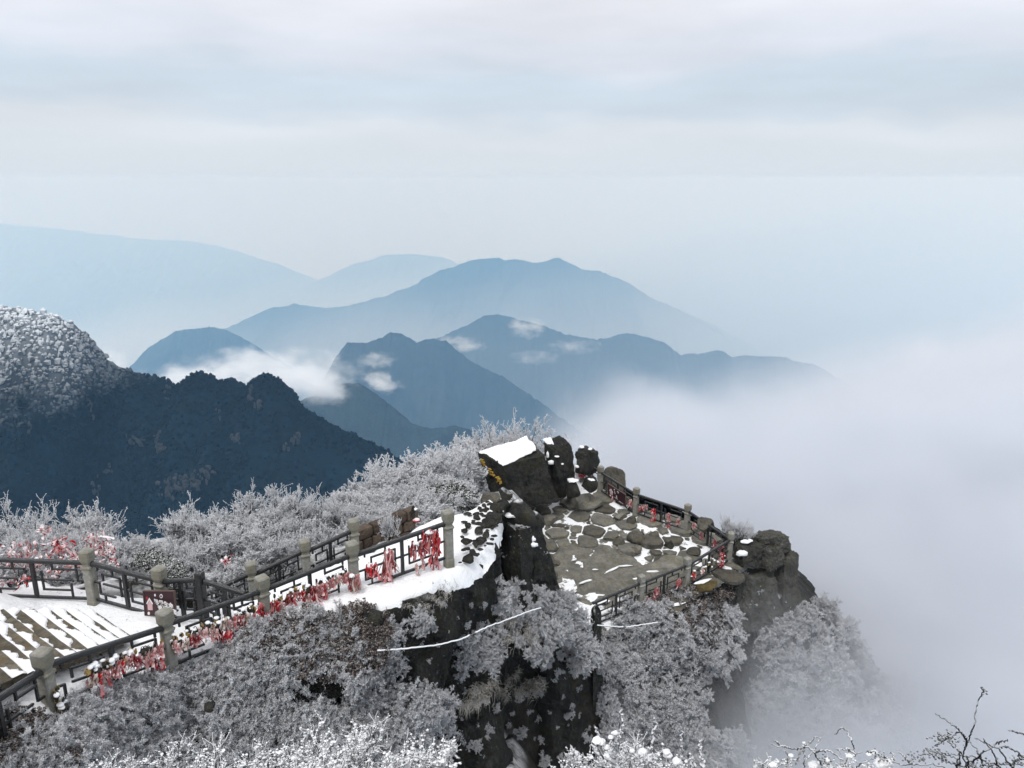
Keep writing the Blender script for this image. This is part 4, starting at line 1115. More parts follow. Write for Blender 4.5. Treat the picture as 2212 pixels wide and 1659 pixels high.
def sign(label, TL, TR, BL):
    ex = (TR - TL); W = ex.length; ex.normalize(); up = (TL - BL); H = up.length
    n = ex.cross(up).normalized()
    if n.y > 0: n = -n
    ey = up.normalized()
    s = empty('sign', BL); tag(s, label, 'sign'); o = Vector((0, 0, 0))
    P = lambda name, pts, mat, a, b: poly_plate(name, [(x * W, y * H) for x, y in pts], s, mat, o, ex, ey, n, a, b)
    P('board', [(0, 0), (1, 0), (1, 1), (0, 1)], M_maroon, 0, .03)
    for pts in ([(-.012, -.02), (1.012, -.02), (1.012, 0), (-.012, 0)], [(-.012, 1), (1.012, 1), (1.012, 1.02), (-.012, 1.02)], [(-.012, 0), (0, 0), (0, 1), (-.012, 1)], [(1, 0), (1.012, 0), (1.012, 1), (1, 1)]): P('frame', pts, M_frame, -.005, .04)
    P('house_symbol', [(.11, .22), (.27, .22), (.27, .46), (.19, .62), (.11, .46)], M_pinkhouse, .03, .034)
    P('house_roof_symbol', [(.08, .50), (.10, .46), (.19, .64), (.28, .46), (.30, .50), (.19, .74)], M_white, .0345, .038)
    P('red_mark', ring_pts(.11, .72, .035, 12, .06), M_redprint, .03, .034)
    P('round_symbol', ring_pts(.38, .84, .028, 12, .055), M_white, .03, .034)
    P('round_symbol', ring_pts(.58, .80, .048, 16, .085), M_white, .03, .034); P('round_symbol_centre', ring_pts(.58, .80, .028, 12, .05), M_maroon, .0345, .037)
    P('round_symbol', ring_pts(.13, .08, .04, 12, .07), M_white, .03, .034)
    for txt, x, y in (('珍爱生命', .36, .50), ('请勿攀爬', .46, .24)):
        cu = bpy.data.curves.new('lettering', 'FONT'); cu.body = txt; cu.size = H * .24; cu.extrude = .002; cu.offset = .004
        tmp = bpy.data.objects.new('tmp', cu); C.objects.link(tmp)
        bpy.context.view_layer.update()
        me = bpy.data.meshes.new_from_object(tmp.evaluated_get(bpy.context.evaluated_depsgraph_get())); bpy.data.objects.remove(tmp)
        ob = link('lettering', me, None, s); me.materials.clear(); me.materials.append(M_white)
        ob.matrix_local = Matrix.Translation(ex * (x * W) + ey * (y * H) + n * .036) @ Matrix((ex, ey, n)).transposed().to_4x4()
    P('line_print', [(.36, .14), (.56, .14), (.56, .165), (.36, .165)], M_white, .03, .034)
    P('line_print', [(.62, .06), (.86, .06), (.86, .085), (.62, .085)], M_white, .03, .034)
def on_seg(a, b, px, dz, off=.10):
    """Point over the ground line a-b that stands at pixel column px, off in front of it."""
    d = Vector((b.x - a.x, b.y - a.y, 0)).normalized(); n = Vector((d.y, -d.x, 0)); n = n if n.y < 0 else -n
    t0, t1 = -1.0, 2.0
    for _ in range(50):
        t = (t0 + t1) / 2; p = a.lerp(b, t) + n * off
        zc = p.y * math.cos(PITCH) + (CAMZ - p.z - dz) * math.sin(PITCH)
        if (1106 + p.x / zc * FPX < px) == ((b.x - a.x) > 0): t0 = t
        else: t1 = t
    return Vector((p.x, p.y, p.z + dz))
sign('maroon warning sign with a house symbol on the fence behind the stairs', on_seg(p2, pm, 312, .80, .16), on_seg(p2, pm, 378, .80, .16), on_seg(p2, pm, 316, .28, .16))
sign('maroon warning sign with a house symbol on the far platform fence', on_seg(RP['F'], RP['G'], 1314, .70, .07), on_seg(RP['F'], RP['G'], 1352, .70, .07), on_seg(RP['F'], RP['G'], 1315, .22, .07))
# ------------------------------------------------------------------ frosted shrubs
def frost_mat(name, frost=(.70, .73, .78), under=(.16, .16, .17), lo=-.5, hi=.45, amount=1.0, var=.35, glow=0.0):
    m, nt, b = principled(name, frost, .85, .15)
    u = up_fac(nt, lo, hi)
    oi = nt.nodes.new('ShaderNodeObjectInfo')
    f = noise_fac(nt, 7.0, .34, .62, 4, .6)
    k = math_n(nt, 'MULTIPLY', u, math_n(nt, 'MULTIPLY_ADD', f, .7) if False else math_n(nt, 'ADD', math_n(nt, 'MULTIPLY', f, .5), .5))
    k = math_n(nt, 'MULTIPLY', k, math_n(nt, 'ADD', math_n(nt, 'MULTIPLY', oi.outputs['Random'], var), amount - var), True)
    c = mixcol(nt, k, under, frost)
    nt.links.new(c, b.inputs['Base Color'])
    if glow:                                                        # rime lets light through
        t = nt.nodes.new('ShaderNodeBsdfTranslucent'); nt.links.new(c, t.inputs['Color']); mx = nt.nodes.new('ShaderNodeMixShader'); mx.inputs[0].default_value = glow
        nt.links.new(b.outputs[0], mx.inputs[1]); nt.links.new(t.outputs[0], mx.inputs[2]); nt.links.new(mx.outputs[0], nt.nodes['Material Output'].inputs['Surface'])
    return m
M_frost = frost_mat('frosted_twigs', (.94, .95, .97), (.50, .51, .54), -1.0, .1, 1.1, .2, .5)
M_frostdim = frost_mat('rimed_leaves', (.94, .95, .97), (.42, .42, .45), -1.0, .15, 1.2, .5, .5)
M_bark = frost_mat('dark_bark', (.62, .64, .67), (.022, .019, .018), .3, 1.0, .8, .3)
M_brownleaf = frost_mat('brown_leaves', (.55, .54, .54), (.075, .050, .040), .3, 1.0, .8, .3)
M_greenleaf = frost_mat('evergreen_leaves', (.74, .76, .78), (.028, .038, .016), .25, .8, 1.0, .2)
M_heavysnow = frost_mat('snow_laden_twigs', (.84, .86, .89), (.06, .055, .05), -.35, .3, 1.0, .1)
M_drygrass = frost_mat('dry_grass', (.72, .73, .73), (.24, .20, .14), -.5, .6, 1.0, .3)

def tubes(S, sides=3):
    """(n, 8): p0, r0, p1, r1 -> prism mesh arrays."""
    S = np.asarray(S, float); p0, r0, p1, r1 = S[:, :3], S[:, 3], S[:, 4:7], S[:, 7]
    d = p1 - p0; d /= np.linalg.norm(d, axis=1, keepdims=True) + 1e-9
    h = np.where(np.abs(d[:, 2:3]) > .8, np.array([[1.0, .0, .0]]), np.array([[.0, .0, 1.0]]))
    a = np.cross(d, h); a /= np.linalg.norm(a, axis=1, keepdims=True) + 1e-9; b = np.cross(d, a)
    V = []
    for p, r in ((p0, r0), (p1, r1)):
        for j in range(sides):
            t = 2 * math.pi * j / sides + .4
            V.append(p + (a * math.cos(t) + b * math.sin(t)) * r[:, None])
    V = np.stack(V, 1); n = len(S)
    F = np.array([[j, (j + 1) % sides, sides + (j + 1) % sides, sides + j] for j in range(sides)])
    return V.reshape(-1, 3), (F[None] + (np.arange(n) * 2 * sides)[:, None, None]).reshape(-1, 4)

def grow(g, stems, H, spread, depth, kids, r0, shrink=.62, up=.35, curl=.28, rshrink=.6, rmin=.006, tip=.6):
    """Branching skeleton as tube segments, with the level of each."""
    S, lev = [], []
    def br(p, d, L, r, k):
        n = 3 if k > 0 else 4
        q = p
        pts = [p]
        for i in range(n):
            d = d + g.normal(0, curl, 3) * (.6 if k == 0 else 1) + np.array([0, 0, up * .22]); d /= np.linalg.norm(d)
            q2 = q + d * L / n
            ra, rb = r * (1 - .25 * i / n), r * (1 - .25 * (i + 1) / n)
            S.append((*q, max(ra, rmin), *q2, max(rb, rmin))); lev.append(k)
            q = q2; pts.append((q, d.copy(), i))
        if k >= depth: return
        for _ in range(kids[k]):
            i = int(g.integers(1, n + 1)); b, bd, _i = pts[i]
            dd = bd + g.normal(0, .62, 3) + np.array([0, 0, up]); dd /= np.linalg.norm(dd)
            br(b, dd, L * shrink * g.uniform(.7, 1.25), r * rshrink, k + 1)
    for _ in range(stems):
        a = g.uniform(0, 6.28); t = g.uniform(.1, 1.0) * spread
        d = np.array([math.cos(a) * t, math.sin(a) * t, 1.0]); d /= np.linalg.norm(d)
        br(np.array([math.cos(a), math.sin(a), 0]) * .12 * g.random() * spread, d, H * g.uniform(.5, .8), r0 * g.uniform(.7, 1.1), 0)
    return np.array(S), np.array(lev)

def needles(g, S, lev, minlev, per, L, r):
    """Rime feathers standing off the finest twigs."""
    T = S[lev >= minlev]; out = []
    n = len(T) * per
    i = g.integers(0, len(T), n); t = g.uniform(0, 1, (n, 1))
    p = T[i, :3] * (1 - t) + T[i, 4:7] * t
    d = g.normal(0, 1, (n, 3)) + (T[i, 4:7] - T[i, :3]) / (np.linalg.norm(T[i, 4:7] - T[i, :3], axis=1, keepdims=True) + 1e-9) * .9 + np.array([0, 0, .35]); d /= np.linalg.norm(d, axis=1, keepdims=True)
    q = p + d * (L * g.uniform(.5, 1.3, (n, 1)))
    return np.concatenate([p, np.full((n, 1), r), q, np.full((n, 1), r * .45)], 1)

def two_part(name, S, lev, cut, m_low, m_high, extra=None):
    lo = S[lev < cut]; hi = S[lev >= cut]
    g0 = np.random.default_rng(len(S)); tips = S[lev >= 3]; RF = rime_flakes(g0, np.repeat(tips[:, 4:7], 2, 0)[g0.random(len(tips) * 2) < .75], .045, .011)
    if extra is not None: hi = np.concatenate([hi, extra])
    out = []
    for nm, T, m in (('trunk', lo, m_low), ('crown', hi, m_high)):
        V, F = tubes(T)
        if nm == 'crown': F = np.concatenate([F, RF[1] + len(V)]); V = np.concatenate([V, RF[0]])
        me = mesh_np(nm, V, F, True); me.materials.append(m); me['height'] = float(V[:, 2].max()); out.append(me)
    return out
def one_part(name, groups):
    Vs, Fs, mi, k = [], [], [], 0
    for j, (V, F) in enumerate(groups): Vs.append(V); Fs.append(np.asarray(F) + k); k += len(V); mi.append(np.full(len(F), j))
    me = mesh_np(name, np.concatenate(Vs), [np.asarray(f) for f in Fs], True)
    me.polygons.foreach_set('material_index', np.concatenate(mi).astype(np.int32)); return me

def rime_flakes(g, P, L, W):
    """Flat plates of rime lying on the twigs, mostly level."""
    n = len(P); P = P + g.normal(0, .012, (n, 3)); a = g.uniform(0, 6.28, n); d = np.stack([np.cos(a), np.sin(a), g.normal(.1, .25, n)], 1); d /= np.linalg.norm(d, axis=1, keepdims=True)
    s = np.stack([-np.sin(a), np.cos(a), g.normal(0, .3, n)], 1); l = L * g.uniform(.5, 1.4, (n, 1)); w = W * g.uniform(.5, 1.3, (n, 1))
    V = np.stack([P - d * l * .4, P + s * w, P + d * l * .6, P - s * w], 1); return V.reshape(-1, 3), np.array([[0, 3, 2, 1]])[None].repeat(n, 0).reshape(-1, 4) + (np.arange(n) * 4)[:, None]
def leaves(g, P, L, W, droop=.4):
    """Small folded leaves at points P."""
    n = len(P); d = g.normal(0, 1, (n, 3)); d[:, 2] = d[:, 2] * .5 - droop * .3; d /= np.linalg.norm(d, axis=1, keepdims=True)
    s = np.cross(d, g.normal(0, 1, (n, 3))); s /= np.linalg.norm(s, axis=1, keepdims=True); nn = np.cross(d, s)
    l = L * g.uniform(.6, 1.3, (n, 1)); w = W * g.uniform(.6, 1.3, (n, 1))
    V = np.stack([P, P + d * l * .5 + s * w + nn * w * .3, P + d * l, P + d * l * .5 - s * w + nn * w * .3], 1)
    F = np.array([[0, 1, 2], [0, 2, 3]]); return V.reshape(-1, 3), (F[None] + (np.arange(n) * 4)[:, None, None]).reshape(-1, 3)

g5 = np.random.default_rng(55)
BARE = []
for k in range(6):       # tall bare shrubs white with rime
    S, lev = grow(np.random.default_rng(500 + k), 10, 1.35, .8, 4, (5, 4, 4, 2), .022, .60, .45, .17, .62, .0062)
    BARE.append(two_part('shrub', S, lev, 3, M_bark, M_frost))
FINE = []
for k in range(4):       # rounder, denser, whiter ones further off
    S, lev = grow(np.random.default_rng(520 + k), 12, 1.05, 1.1, 4, (5, 5, 4, 2), .018, .58, .40, .22, .62, .0075)
    FINE.append(two_part('shrub', S, lev, 2, M_bark, M_frost))
FLUFF = []
for k in range(6):       # low feathery shrubs of the cliff
    gg = np.random.default_rng(540 + k)
    S, lev = grow(gg, 9, .5, 1.6, 3, (5, 4, 3), .014, .66, .1, .34, .6, .0055)
    N = needles(gg, S, lev, 2, 7, .05, .0048)
    L = leaves(gg, S[lev >= 2][::3, 4:7], .04, .011)
    R_ = rime_flakes(gg, np.repeat(np.concatenate([S[lev >= 3][:, 4:7], S[lev == 2][:, 4:7]]), 3, 0), .030, .009)
    me = one_part('frosted_shrub', [tubes(S[lev < 2]), tubes(np.concatenate([S[lev >= 2], N])), L, R_])
    for m in (M_bark, M_frostdim, M_frostdim, M_frost): me.materials.append(m)
    FLUFF.append(me)
DARKB = []
for k in range(3):       # brownish shrubs with less rime
    gg = np.random.default_rng(560 + k)
    S, lev = grow(gg, 9, .5, 1.4, 3, (5, 4, 3), .013, .66, .15, .34, .6, .0045)
    L = leaves(gg, np.concatenate([S[lev >= 2][:, 4:7], S[lev >= 2][:, :3]]), .055, .018)
    me = one_part('brown_shrub', [tubes(S), L]); me.materials.append(M_bark); me.materials.append(M_brownleaf); DARKB.append(me)
gg = np.random.default_rng(570)
S, lev = grow(gg, 8, .6, 1.0, 3, (5, 4, 3), .013, .66, .2, .3, .6, .005)
L = leaves(gg, np.repeat(S[lev >= 2][:, 4:7], 3, 0) + gg.normal(0, .02, (len(S[lev >= 2]) * 3, 3)), .07, .024)
ME_EVER = one_part('evergreen_shrub', [tubes(S), L]); ME_EVER.materials.append(M_bark); ME_EVER.materials.append(M_greenleaf)
TUFT = []
for k in range(3):       # hanging dry grass white with ice
    gg = np.random.default_rng(580 + k); n = 260
    P = gg.normal(0, 1, (n, 3)) * np.array([.22, .10, .05]); d = gg.normal(0, .5, (n, 3)) + np.array([0, -.5, .35]); d /= np.linalg.norm(d, axis=1, keepdims=True)
    l = gg.uniform(.06, .16, (n, 1)); Q = P + d * l; R = Q + (d * .35 + np.array([0, -.1, -1.0])) * l * gg.uniform(.5, 1.9, (n, 1))
    T = np.concatenate([np.concatenate([P, np.full((n, 1), .006), Q, np.full((n, 1), .005)], 1), np.concatenate([Q, np.full((n, 1), .005), R, np.full((n, 1), .0025)], 1)])
    V, F = tubes(T); me = mesh_np('grass_tuft', V, F, True); me.materials.append(M_drygrass); TUFT.append(me)

# ray casting on what has been built, to stand plants on it
VV, FF, kk = [], [], 0
for V, F in CLIFFS: VV.append(V); FF.append(np.asarray(F) + kk); kk += len(V)
for ob in (colm, pil):
    n = len(ob.data.vertices); V = np.empty(n * 3, np.float32); ob.data.vertices.foreach_get('co', V)
    VV.append(V.reshape(-1, 3)); FF.append(np.array([p.vertices[:] for p in ob.data.polygons]) + kk); kk += n
BV = BVHTree.FromPolygons(np.concatenate(VV).tolist(), np.concatenate(FF).tolist())
EYE = Vector((0, 0, CAMZ))
def hit(px, py):
    d = (at(px, py, 10.0) - EYE).normalized(); r = BV.ray_cast(EYE, d)
    return (r[0], r[1]) if r[0] is not None else (None, None)

def plant(name, me, p, s, lab, cat='shrub', group=None, rz=None, tilt=None, mats=None):
    o = bpy.data.objects.new(name, me) if not isinstance(me, list) else empty(name)
    if not isinstance(me, list): C.objects.link(o)
    else:
        for m in me:
            c = bpy.data.objects.new(m.name.split('.')[0], m); C.objects.link(c); c.parent = o
    o.location = p; o.rotation_mode = 'XYZ'
    q = Matrix.Rotation(g5.uniform(0, 6.28) if rz is None else rz, 4, 'Z')
    if tilt is not None:
        t = Vector(tilt).normalized(); q = Vector((0, 0, 1)).rotation_difference(t).to_matrix().to_4x4() @ q
    o.rotation_euler = q.to_euler()
    k = s if hasattr(s, '__len__') else (s, s, s); o.scale = k
    tag(o, lab, cat, group)
    if name == 'grass_tuft': o['kind'] = 'stuff'
    return o

# --- behind the fences: tall bare shrubs, placed along the hillside
def bare_row(pts, lab, group, kind, s0, s1):
    for px, py_top, D in pts:
        s = g5.uniform(s0, s1); kk_ = int(g5.integers(len(kind))); H = kind[kk_][1]['height'] * s * .93
        p = at(px, py_top, D); p.z -= H
        gz = float(hill_z(np.array([p.x]), np.array([p.y]))[0])
        if p.z > gz: s *= (p.z + H - gz) / H; p.z = gz
        plant('shrub', list(kind[kk_]), p, (s * g5.uniform(.95, 1.3), s * g5.uniform(.95, 1.3), s), lab, 'shrub', group)
left = [(-60, 1090, 16.8), (15, 1098, 16.4), (62, 1095, 16.9), (105, 1112, 16.5), (150, 1108, 17.1), (205, 1120, 16.8), (245, 1142, 16.6), (30, 1150, 15.7), (95, 1155, 15.8), (160, 1160, 15.7), (-20, 1150, 15.8), (225, 1170, 16.0)]
bare_row(left, 'bare frosted shrub behind the fence on the far left, partly draped with red cloth', 'frosted shrubs behind the left fence', BARE, .62, .78)
low = [(270, 1160, 17.0), (300, 1168, 17.3), (330, 1162, 17.6), (360, 1165, 17.4), (290, 1196, 16.2), (385, 1172, 17.0), (250, 1205, 15.8), (320, 1215, 15.6)]
bare_row(low, 'low frosted shrub in the dip between the two taller groups of shrubs', 'low frosted shrubs in the dip', FINE, .42, .55)
mid = [(395, 1112, 17.4), (430, 1090, 17.6), (470, 1082, 17.8), (510, 1068, 18.0), (548, 1058, 18.2), (590, 1056, 18.4), (630, 1052, 18.4), (668, 1062, 18.8), (705, 1070, 19.0), (735, 1078, 19.2), (420, 1140, 16.6), (465, 1128, 16.6), (515, 1120, 16.8),
       (560, 1112, 17.2), (605, 1105, 17.4), (650, 1108, 17.8), (695, 1112, 18.0), (440, 1170, 16.0), (490, 1160, 16.1), (540, 1150, 16.4), (590, 1142, 16.6), (400, 1185, 15.8), (635, 1138, 17.0), (470, 1195, 15.7), (520, 1185, 15.9)]
bare_row(mid, 'tall bare shrub white with frost behind the rear fence', 'tall frosted shrubs behind the rear fence', BARE, .7, .9)
far = [(745, 1060, 20.5), (770, 1048, 21.0), (800, 1035, 21.5), (830, 1018, 22.0), (860, 996, 22.6), (890, 985, 23.0), (915, 978, 23.5), (945, 968, 24.0), (970, 966, 24.5), (985, 962, 27.5), (1020, 950, 30.5), (1050, 944, 32.0), (760, 1085, 19.4), (800, 1070, 19.8),
       (840, 1055, 20.2), (880, 1038, 20.6), (920, 1025, 21.4), (950, 1012, 22.0), (955, 1000, 24.6), (962, 985, 26.0), (820, 1095, 18.8), (860, 1082, 19.2), (900, 1072, 19.6), (935, 1060, 20.0), (960, 1048, 21.0), (968, 1032, 22.6), (955, 1076, 19.2)]
bare_row(far, 'rounded shrub thick with white frost on the slope behind the snow field', 'white frosted shrubs behind the snow field', FINE, .75, .95)
top = [(1086, 924, 31.5), (1106, 904, 32.5), (1122, 906, 32.0), (1148, 922, 32.5), (1164, 914, 33.0), (1070, 940, 30.5), (1135, 930, 31.8)]
bare_row(top, 'slim frosted shrub standing up behind the boulder with gold characters', 'frosted shrubs behind the boulders', BARE, .5, .62)
for px, py, D in [(972, 1046, 21.2), (950, 1056, 20.4), (988, 1062, 21.0), (1002, 1070, 21.4)]:
    p = at(px, py, D); p.z -= .75; plant('evergreen_shrub', ME_EVER, p, 1.0, 'dark evergreen shrub flecked with snow below the boulder with gold characters', 'shrub', 'evergreen shrubs below the boulder')
for px, py, D in [(318, 1192, 15.9), (345, 1202, 15.7), (362, 1218, 15.4), (375, 1235, 15.2)]:
    p = at(px, py, D); p.z -= .45; plant('evergreen_shrub', ME_EVER, p, .62, 'dark green leafy shrub with snow behind the second mossy fence post', 'shrub', 'green shrubs behind the left fence')
p = at(842, 1168, 16.6); p.z -= .05
plant('shrub', list(BARE[2]), p, (.3, .3, .45), 'small white frosted sapling in front of the stone wall', 'shrub')

# --- plants of the cliff faces
def scatter(region, n, protos, smin, smax, lab, group, holes=(), name='frosted_shrub', dmin=30, tiltw=.55, cat='shrub', lift=0.0, seed=1):
    g = np.random.default_rng(seed); xs = [q[0] for q in region]; ys = [q[1] for q in region]; got = []
    for _ in range(n * 30):
        if len(got) >= n: break
        px, py = g.uniform(min(xs), max(xs)), g.uniform(min(ys), max(ys))
        if not inside_poly((px, py), region) or any(((px - a) / rx) ** 2 + ((py - b) / ry) ** 2 < 1 for a, b, rx, ry in holes): continue
        if any((px - a) ** 2 + (py - b) ** 2 < dmin ** 2 for a, b in got): continue
        h, nm = hit(px, py)
        if h is None or h.y > 40: continue
        if nm.dot(h - EYE) > 0: nm = -nm
        got.append((px, py)); s = g.uniform(smin, smax); lb = lab(px, py) if callable(lab) else lab
        t = Vector((0, 0, 1)) * (1 - tiltw) + nm * tiltw
        plant(name, protos[int(g.integers(len(protos)))], h - nm * .05 + Vector((0, 0, lift)), (s, s, s * g.uniform(.8, 1.15)), lb, cat, group, tilt=t)
def where_front(px, py):
    i = 0 if px < 180 else 1 if px < 360 else 2 if px < 565 else 3 if px < 760 else 4
    spot = ['below the first front fence post', 'below the first full front fence panel', 'below the second front fence panel', 'below the third front fence panel', 'at the edge of the dark cliff face'][i]
    return 'grey frosted shrub ' + ('high on the slope ' if py < 1500 else 'low on the slope ' if py < 1590 else 'lowest on the slope ') + spot
def where_bank(px, py):
    i = 0 if px < 1390 else 1 if px < 1490 else 2
    return 'frosted shrub below the ' + ['left', 'middle', 'right'][i] + ' lower platform fence panel, ' + ('close under the fence' if py < 1420 else 'halfway down' if py < 1540 else 'near the bottom edge')
def where_mist(px, py):
    return 'misty shrub on the right slope, ' + ('just under the outcrop' if py < 1400 else 'halfway down' if py < 1530 else 'near the bottom edge') + (', towards the cliff' if px < 1800 else ', on the outer rim')
holes = [(300, 1565, 46, 22), (500, 1510, 44, 20), (590, 1605, 50, 22), (800, 1545, 50, 28), (130, 1615, 30, 16), (250, 1640, 40, 14), (640, 1505, 105, 52), (715, 1470, 60, 46), (520, 1590, 40, 24), (860, 1480, 40, 30), (420, 1500, 24, 16), (380, 1600, 40, 20), (560, 1400, 20, 12), (815, 1420, 40, 14), (250, 1500, 18, 14), (930, 1480, 60, 26)]
scatter([(140, 1565), (330, 1470), (560, 1395), (760, 1345), (815, 1350), (835, 1400), (850, 1450), (935, 1520), (945, 1570), (910, 1665), (-10, 1665), (-10, 1650)], 150, FLUFF, .5, .95,
        where_front, 'frosted shrubs below the front fence', holes, seed=61, dmin=29)
scatter([(560, 1390), (760, 1340), (820, 1350), (815, 1430), (720, 1440), (600, 1420)], 40, DARKB, .6, .9, 'brownish shrub lightly dusted with frost just below the front fence', 'brown shrubs below the front fence', seed=62, name='brown_shrub', dmin=24)
scatter([(-20, 1600), (60, 1570), (150, 1585), (130, 1665), (-20, 1665)], 16, DARKB, .45, .7, 'brown leafy shrub at the foot of the first front fence post', 'brown shrubs at the near fence post', seed=63, name='brown_shrub', dmin=22)
scatter([(1075, 1285), (1130, 1275), (1215, 1300), (1265, 1340), (1270, 1410), (1235, 1450), (1160, 1420), (1085, 1350)], 26, FLUFF, .5, .8, 'large frosted shrub cluster bulging from the side of the near cliff column', 'frosted shrubs on the cliff column', seed=64, dmin=24, tiltw=.7)
scatter([(890, 1330), (930, 1320), (930, 1370), (895, 1365)], 3, FLUFF, .3, .42, 'small frosted plant alone on the dark cliff below the snow edge', 'frosted plants on the dark cliff', seed=65, dmin=16, tiltw=.7)
scatter([(985, 1370), (1075, 1360), (1080, 1440), (1000, 1440)], 9, FLUFF, .45, .6, 'frosted shrub on the cliff just under the snow covered cable', 'frosted shrubs under the cable', seed=66, dmin=24, tiltw=.6)
scatter([(1030, 1480), (1260, 1440), (1275, 1655), (960, 1655)], 17, FLUFF, .22, .42, 'small frosted shrub clinging to the dark lower cliff face', 'frosted plants on the lower cliff', seed=67, dmin=42, tiltw=.6)
scatter([(1062, 1330), (1200, 1320), (1190, 1370), (1060, 1390)], 7, TUFT, .7, 1.0, 'tuft of icy dry grass hanging from a cliff ledge under the column shrubs', 'icy grass on the upper ledge', seed=68, name='grass_tuft', dmin=20, tiltw=.2, cat='grass')
scatter([(985, 1480), (1200, 1440), (1205, 1475), (1060, 1500), (1000, 1530)], 9, TUFT, .7, 1.0, 'tuft of icy dry grass on the lower ledge of the near cliff', 'icy grass on the lower ledge', seed=69, name='grass_tuft', dmin=20, tiltw=.2, cat='grass')
scatter([(850, 1300), (1000, 1245), (1010, 1262), (880, 1325)], 8, TUFT, .4, .6, 'tuft of pale dry grass along the snow edge below the last front fence post', 'dry grass along the snow edge', seed=70, name='grass_tuft', dmin=18, tiltw=.2, cat='grass')
for px, py, D, k in [(1222, 1318, 18.3, .6), (1246, 1345, 18.4, .65), (1238, 1385, 18.0, .65), (1262, 1412, 18.2, .7), (1205, 1300, 18.4, .5), (1258, 1372, 18.6, .6), (1250, 1445, 18.0, .6)]:
    plant('frosted_shrub', FLUFF[int(g5.integers(6))], at(px, py, D), k, 'large frosted shrub cluster bulging from the side of the near cliff column', 'shrub', 'frosted shrubs on the cliff column', tilt=(.6, -.6, .5))
scatter([(880, 1340), (1040, 1260), (1060, 1400), (1000, 1480), (900, 1440)], 16, FLUFF, .09, .2, 'tiny frosted sprig in a crack of the dark cliff beside the cable', 'frosted sprigs on the dark cliff', seed=81, dmin=22, tiltw=.8)
scatter([(960, 1500), (1270, 1440), (1275, 1655), (950, 1655)], 34, FLUFF, .08, .2, 'tiny frosted sprig in a crack of the lower dark cliff', 'frosted sprigs on the lower cliff', seed=82, dmin=22, tiltw=.8)
# --- the bank under the platform
scatter([(1300, 1345), (1385, 1325), (1480, 1300), (1540, 1290), (1580, 1330), (1560, 1480), (1640, 1560), (1640, 1665), (1300, 1665)], 62, FLUFF, .9, 1.45, where_bank, 'frosted shrubs on the bank below the platform', [(1560, 1520, 60, 90)], seed=71, dmin=34)
scatter([(1400, 1320), (1480, 1295), (1545, 1290), (1560, 1350), (1470, 1380)], 16, DARKB, .8, 1.2, 'reddish brown shrub with little frost just below the platform fence', 'brown shrubs below the platform', seed=72, name='brown_shrub', dmin=24)
scatter([(1640, 1350), (1740, 1330), (1800, 1300), (1890, 1370), (1990, 1470), (2060, 1620), (2060, 1665), (1640, 1665)], 54, FLUFF, .95, 1.7, where_mist, 'misty shrubs on the right slope', seed=73, dmin=34)
scatter([(1590, 1235), (1660, 1240), (1720, 1250), (1660, 1300), (1600, 1320)], 14, FLUFF, .4, .6, 'frosted plant growing in the cracks of the outcrop right of the platform', 'frosted plants on the outcrop', seed=74, dmin=22, tiltw=.7)
for px, py, D in [(1602, 1142, 25.6), (1590, 1148, 25.8), (1616, 1146, 25.9), (1570, 1130, 26.0)]:
    p = at(px, py, D); p.z -= .55; plant('shrub', list(BARE[1]), p, .42, 'thin bare bush behind the corner post of the platform', 'shrub', 'thin bushes behind the corner post')

# ------------------------------------------------------------------ the near bank with its snow laden plants
def bank_ground():
    xs, ys = np.arange(-7, 8, .25), np.arange(1.5, 6.6, .25)
    X, Y = np.meshgrid(xs, ys, indexing='ij'); Z = CAMZ - 1.75 - .68 * Y - .2 + .12 * fbm(np.stack([X, Y, X * 0], -1), 4, seed=5) - .35 * np.maximum(0, Y - 5.2) ** 2
    Z = np.minimum(Z, CAMZ - .93 * Y - .35)
    o = link('bank', mesh_np('bank', np.stack([X, Y, Z], -1).reshape(-1, 3), grid_faces(len(xs), len(ys))), M_soil); tag(o, 'snowy bank right below the viewpoint', None, None, 'structure')
bank_ground()
LADEN = []
for k in range(4):
    gg = np.random.default_rng(600 + k)
    S, lev = grow(gg, 6, .42, 1.0, 3, (4, 4, 3), .012, .66, .25, .26, .62, .0035)
    T = S[lev >= 1]; i = gg.integers(0, len(T), 640); c = (T[i, :3] + T[i, 4:7]) / 2 + np.array([0, 0, .008])
    r = gg.uniform(.003, .008, len(i)) * np.where(gg.random(len(i)) < .05, 1.8, 1); nv = len(ICO2V)
    V = (ICO2V[None] * (1 + .4 * gg.uniform(-1, 1, (len(i), nv, 1))) * np.array([1.7, 1.7, .75]) * r[:, None, None] + c[:, None, :]).reshape(-1, 3)
    F = (ICO2F[None] + (np.arange(len(i)) * nv)[:, None, None]).reshape(-1, 3)
    S2 = S.copy(); S2[:, [3, 7]] *= 1.25; S2[:, 2] += .003; S2[:, 6] += .003
    me = one_part('snowy_shrub', [tubes(S[lev < 2]), tubes(S[lev >= 2], 4), (V, F)])
    for m in (M_bark, M_heavysnow, M_snow): me.materials.append(m)
    LADEN.append(me)
def laden(pts, lab, group, s0, s1):
    for px, py, D in pts:
        s = g5.uniform(s0, s1); p = at(px, py, D); p.z -= .62 * s
        plant('snowy_shrub', LADEN[int(g5.integers(4))], p, s, lab, 'shrub', group)
laden([(580, 1620, 5.4), (640, 1598, 5.4), (690, 1585, 5.3), (735, 1580, 5.5), (780, 1600, 5.2), (830, 1602, 5.5), (880, 1600, 5.4), (925, 1610, 5.6), (950, 1640, 5.2), (700, 1630, 4.8), (780, 1640, 4.8), (860, 1640, 4.8), (620, 1645, 4.8), (540, 1640, 5.2), (480, 1650, 5.4)],
      'shrub laden with lumps of snow at the bottom edge, left of the dark cliff', 'snow laden shrubs at the bottom', .75, 1.0)
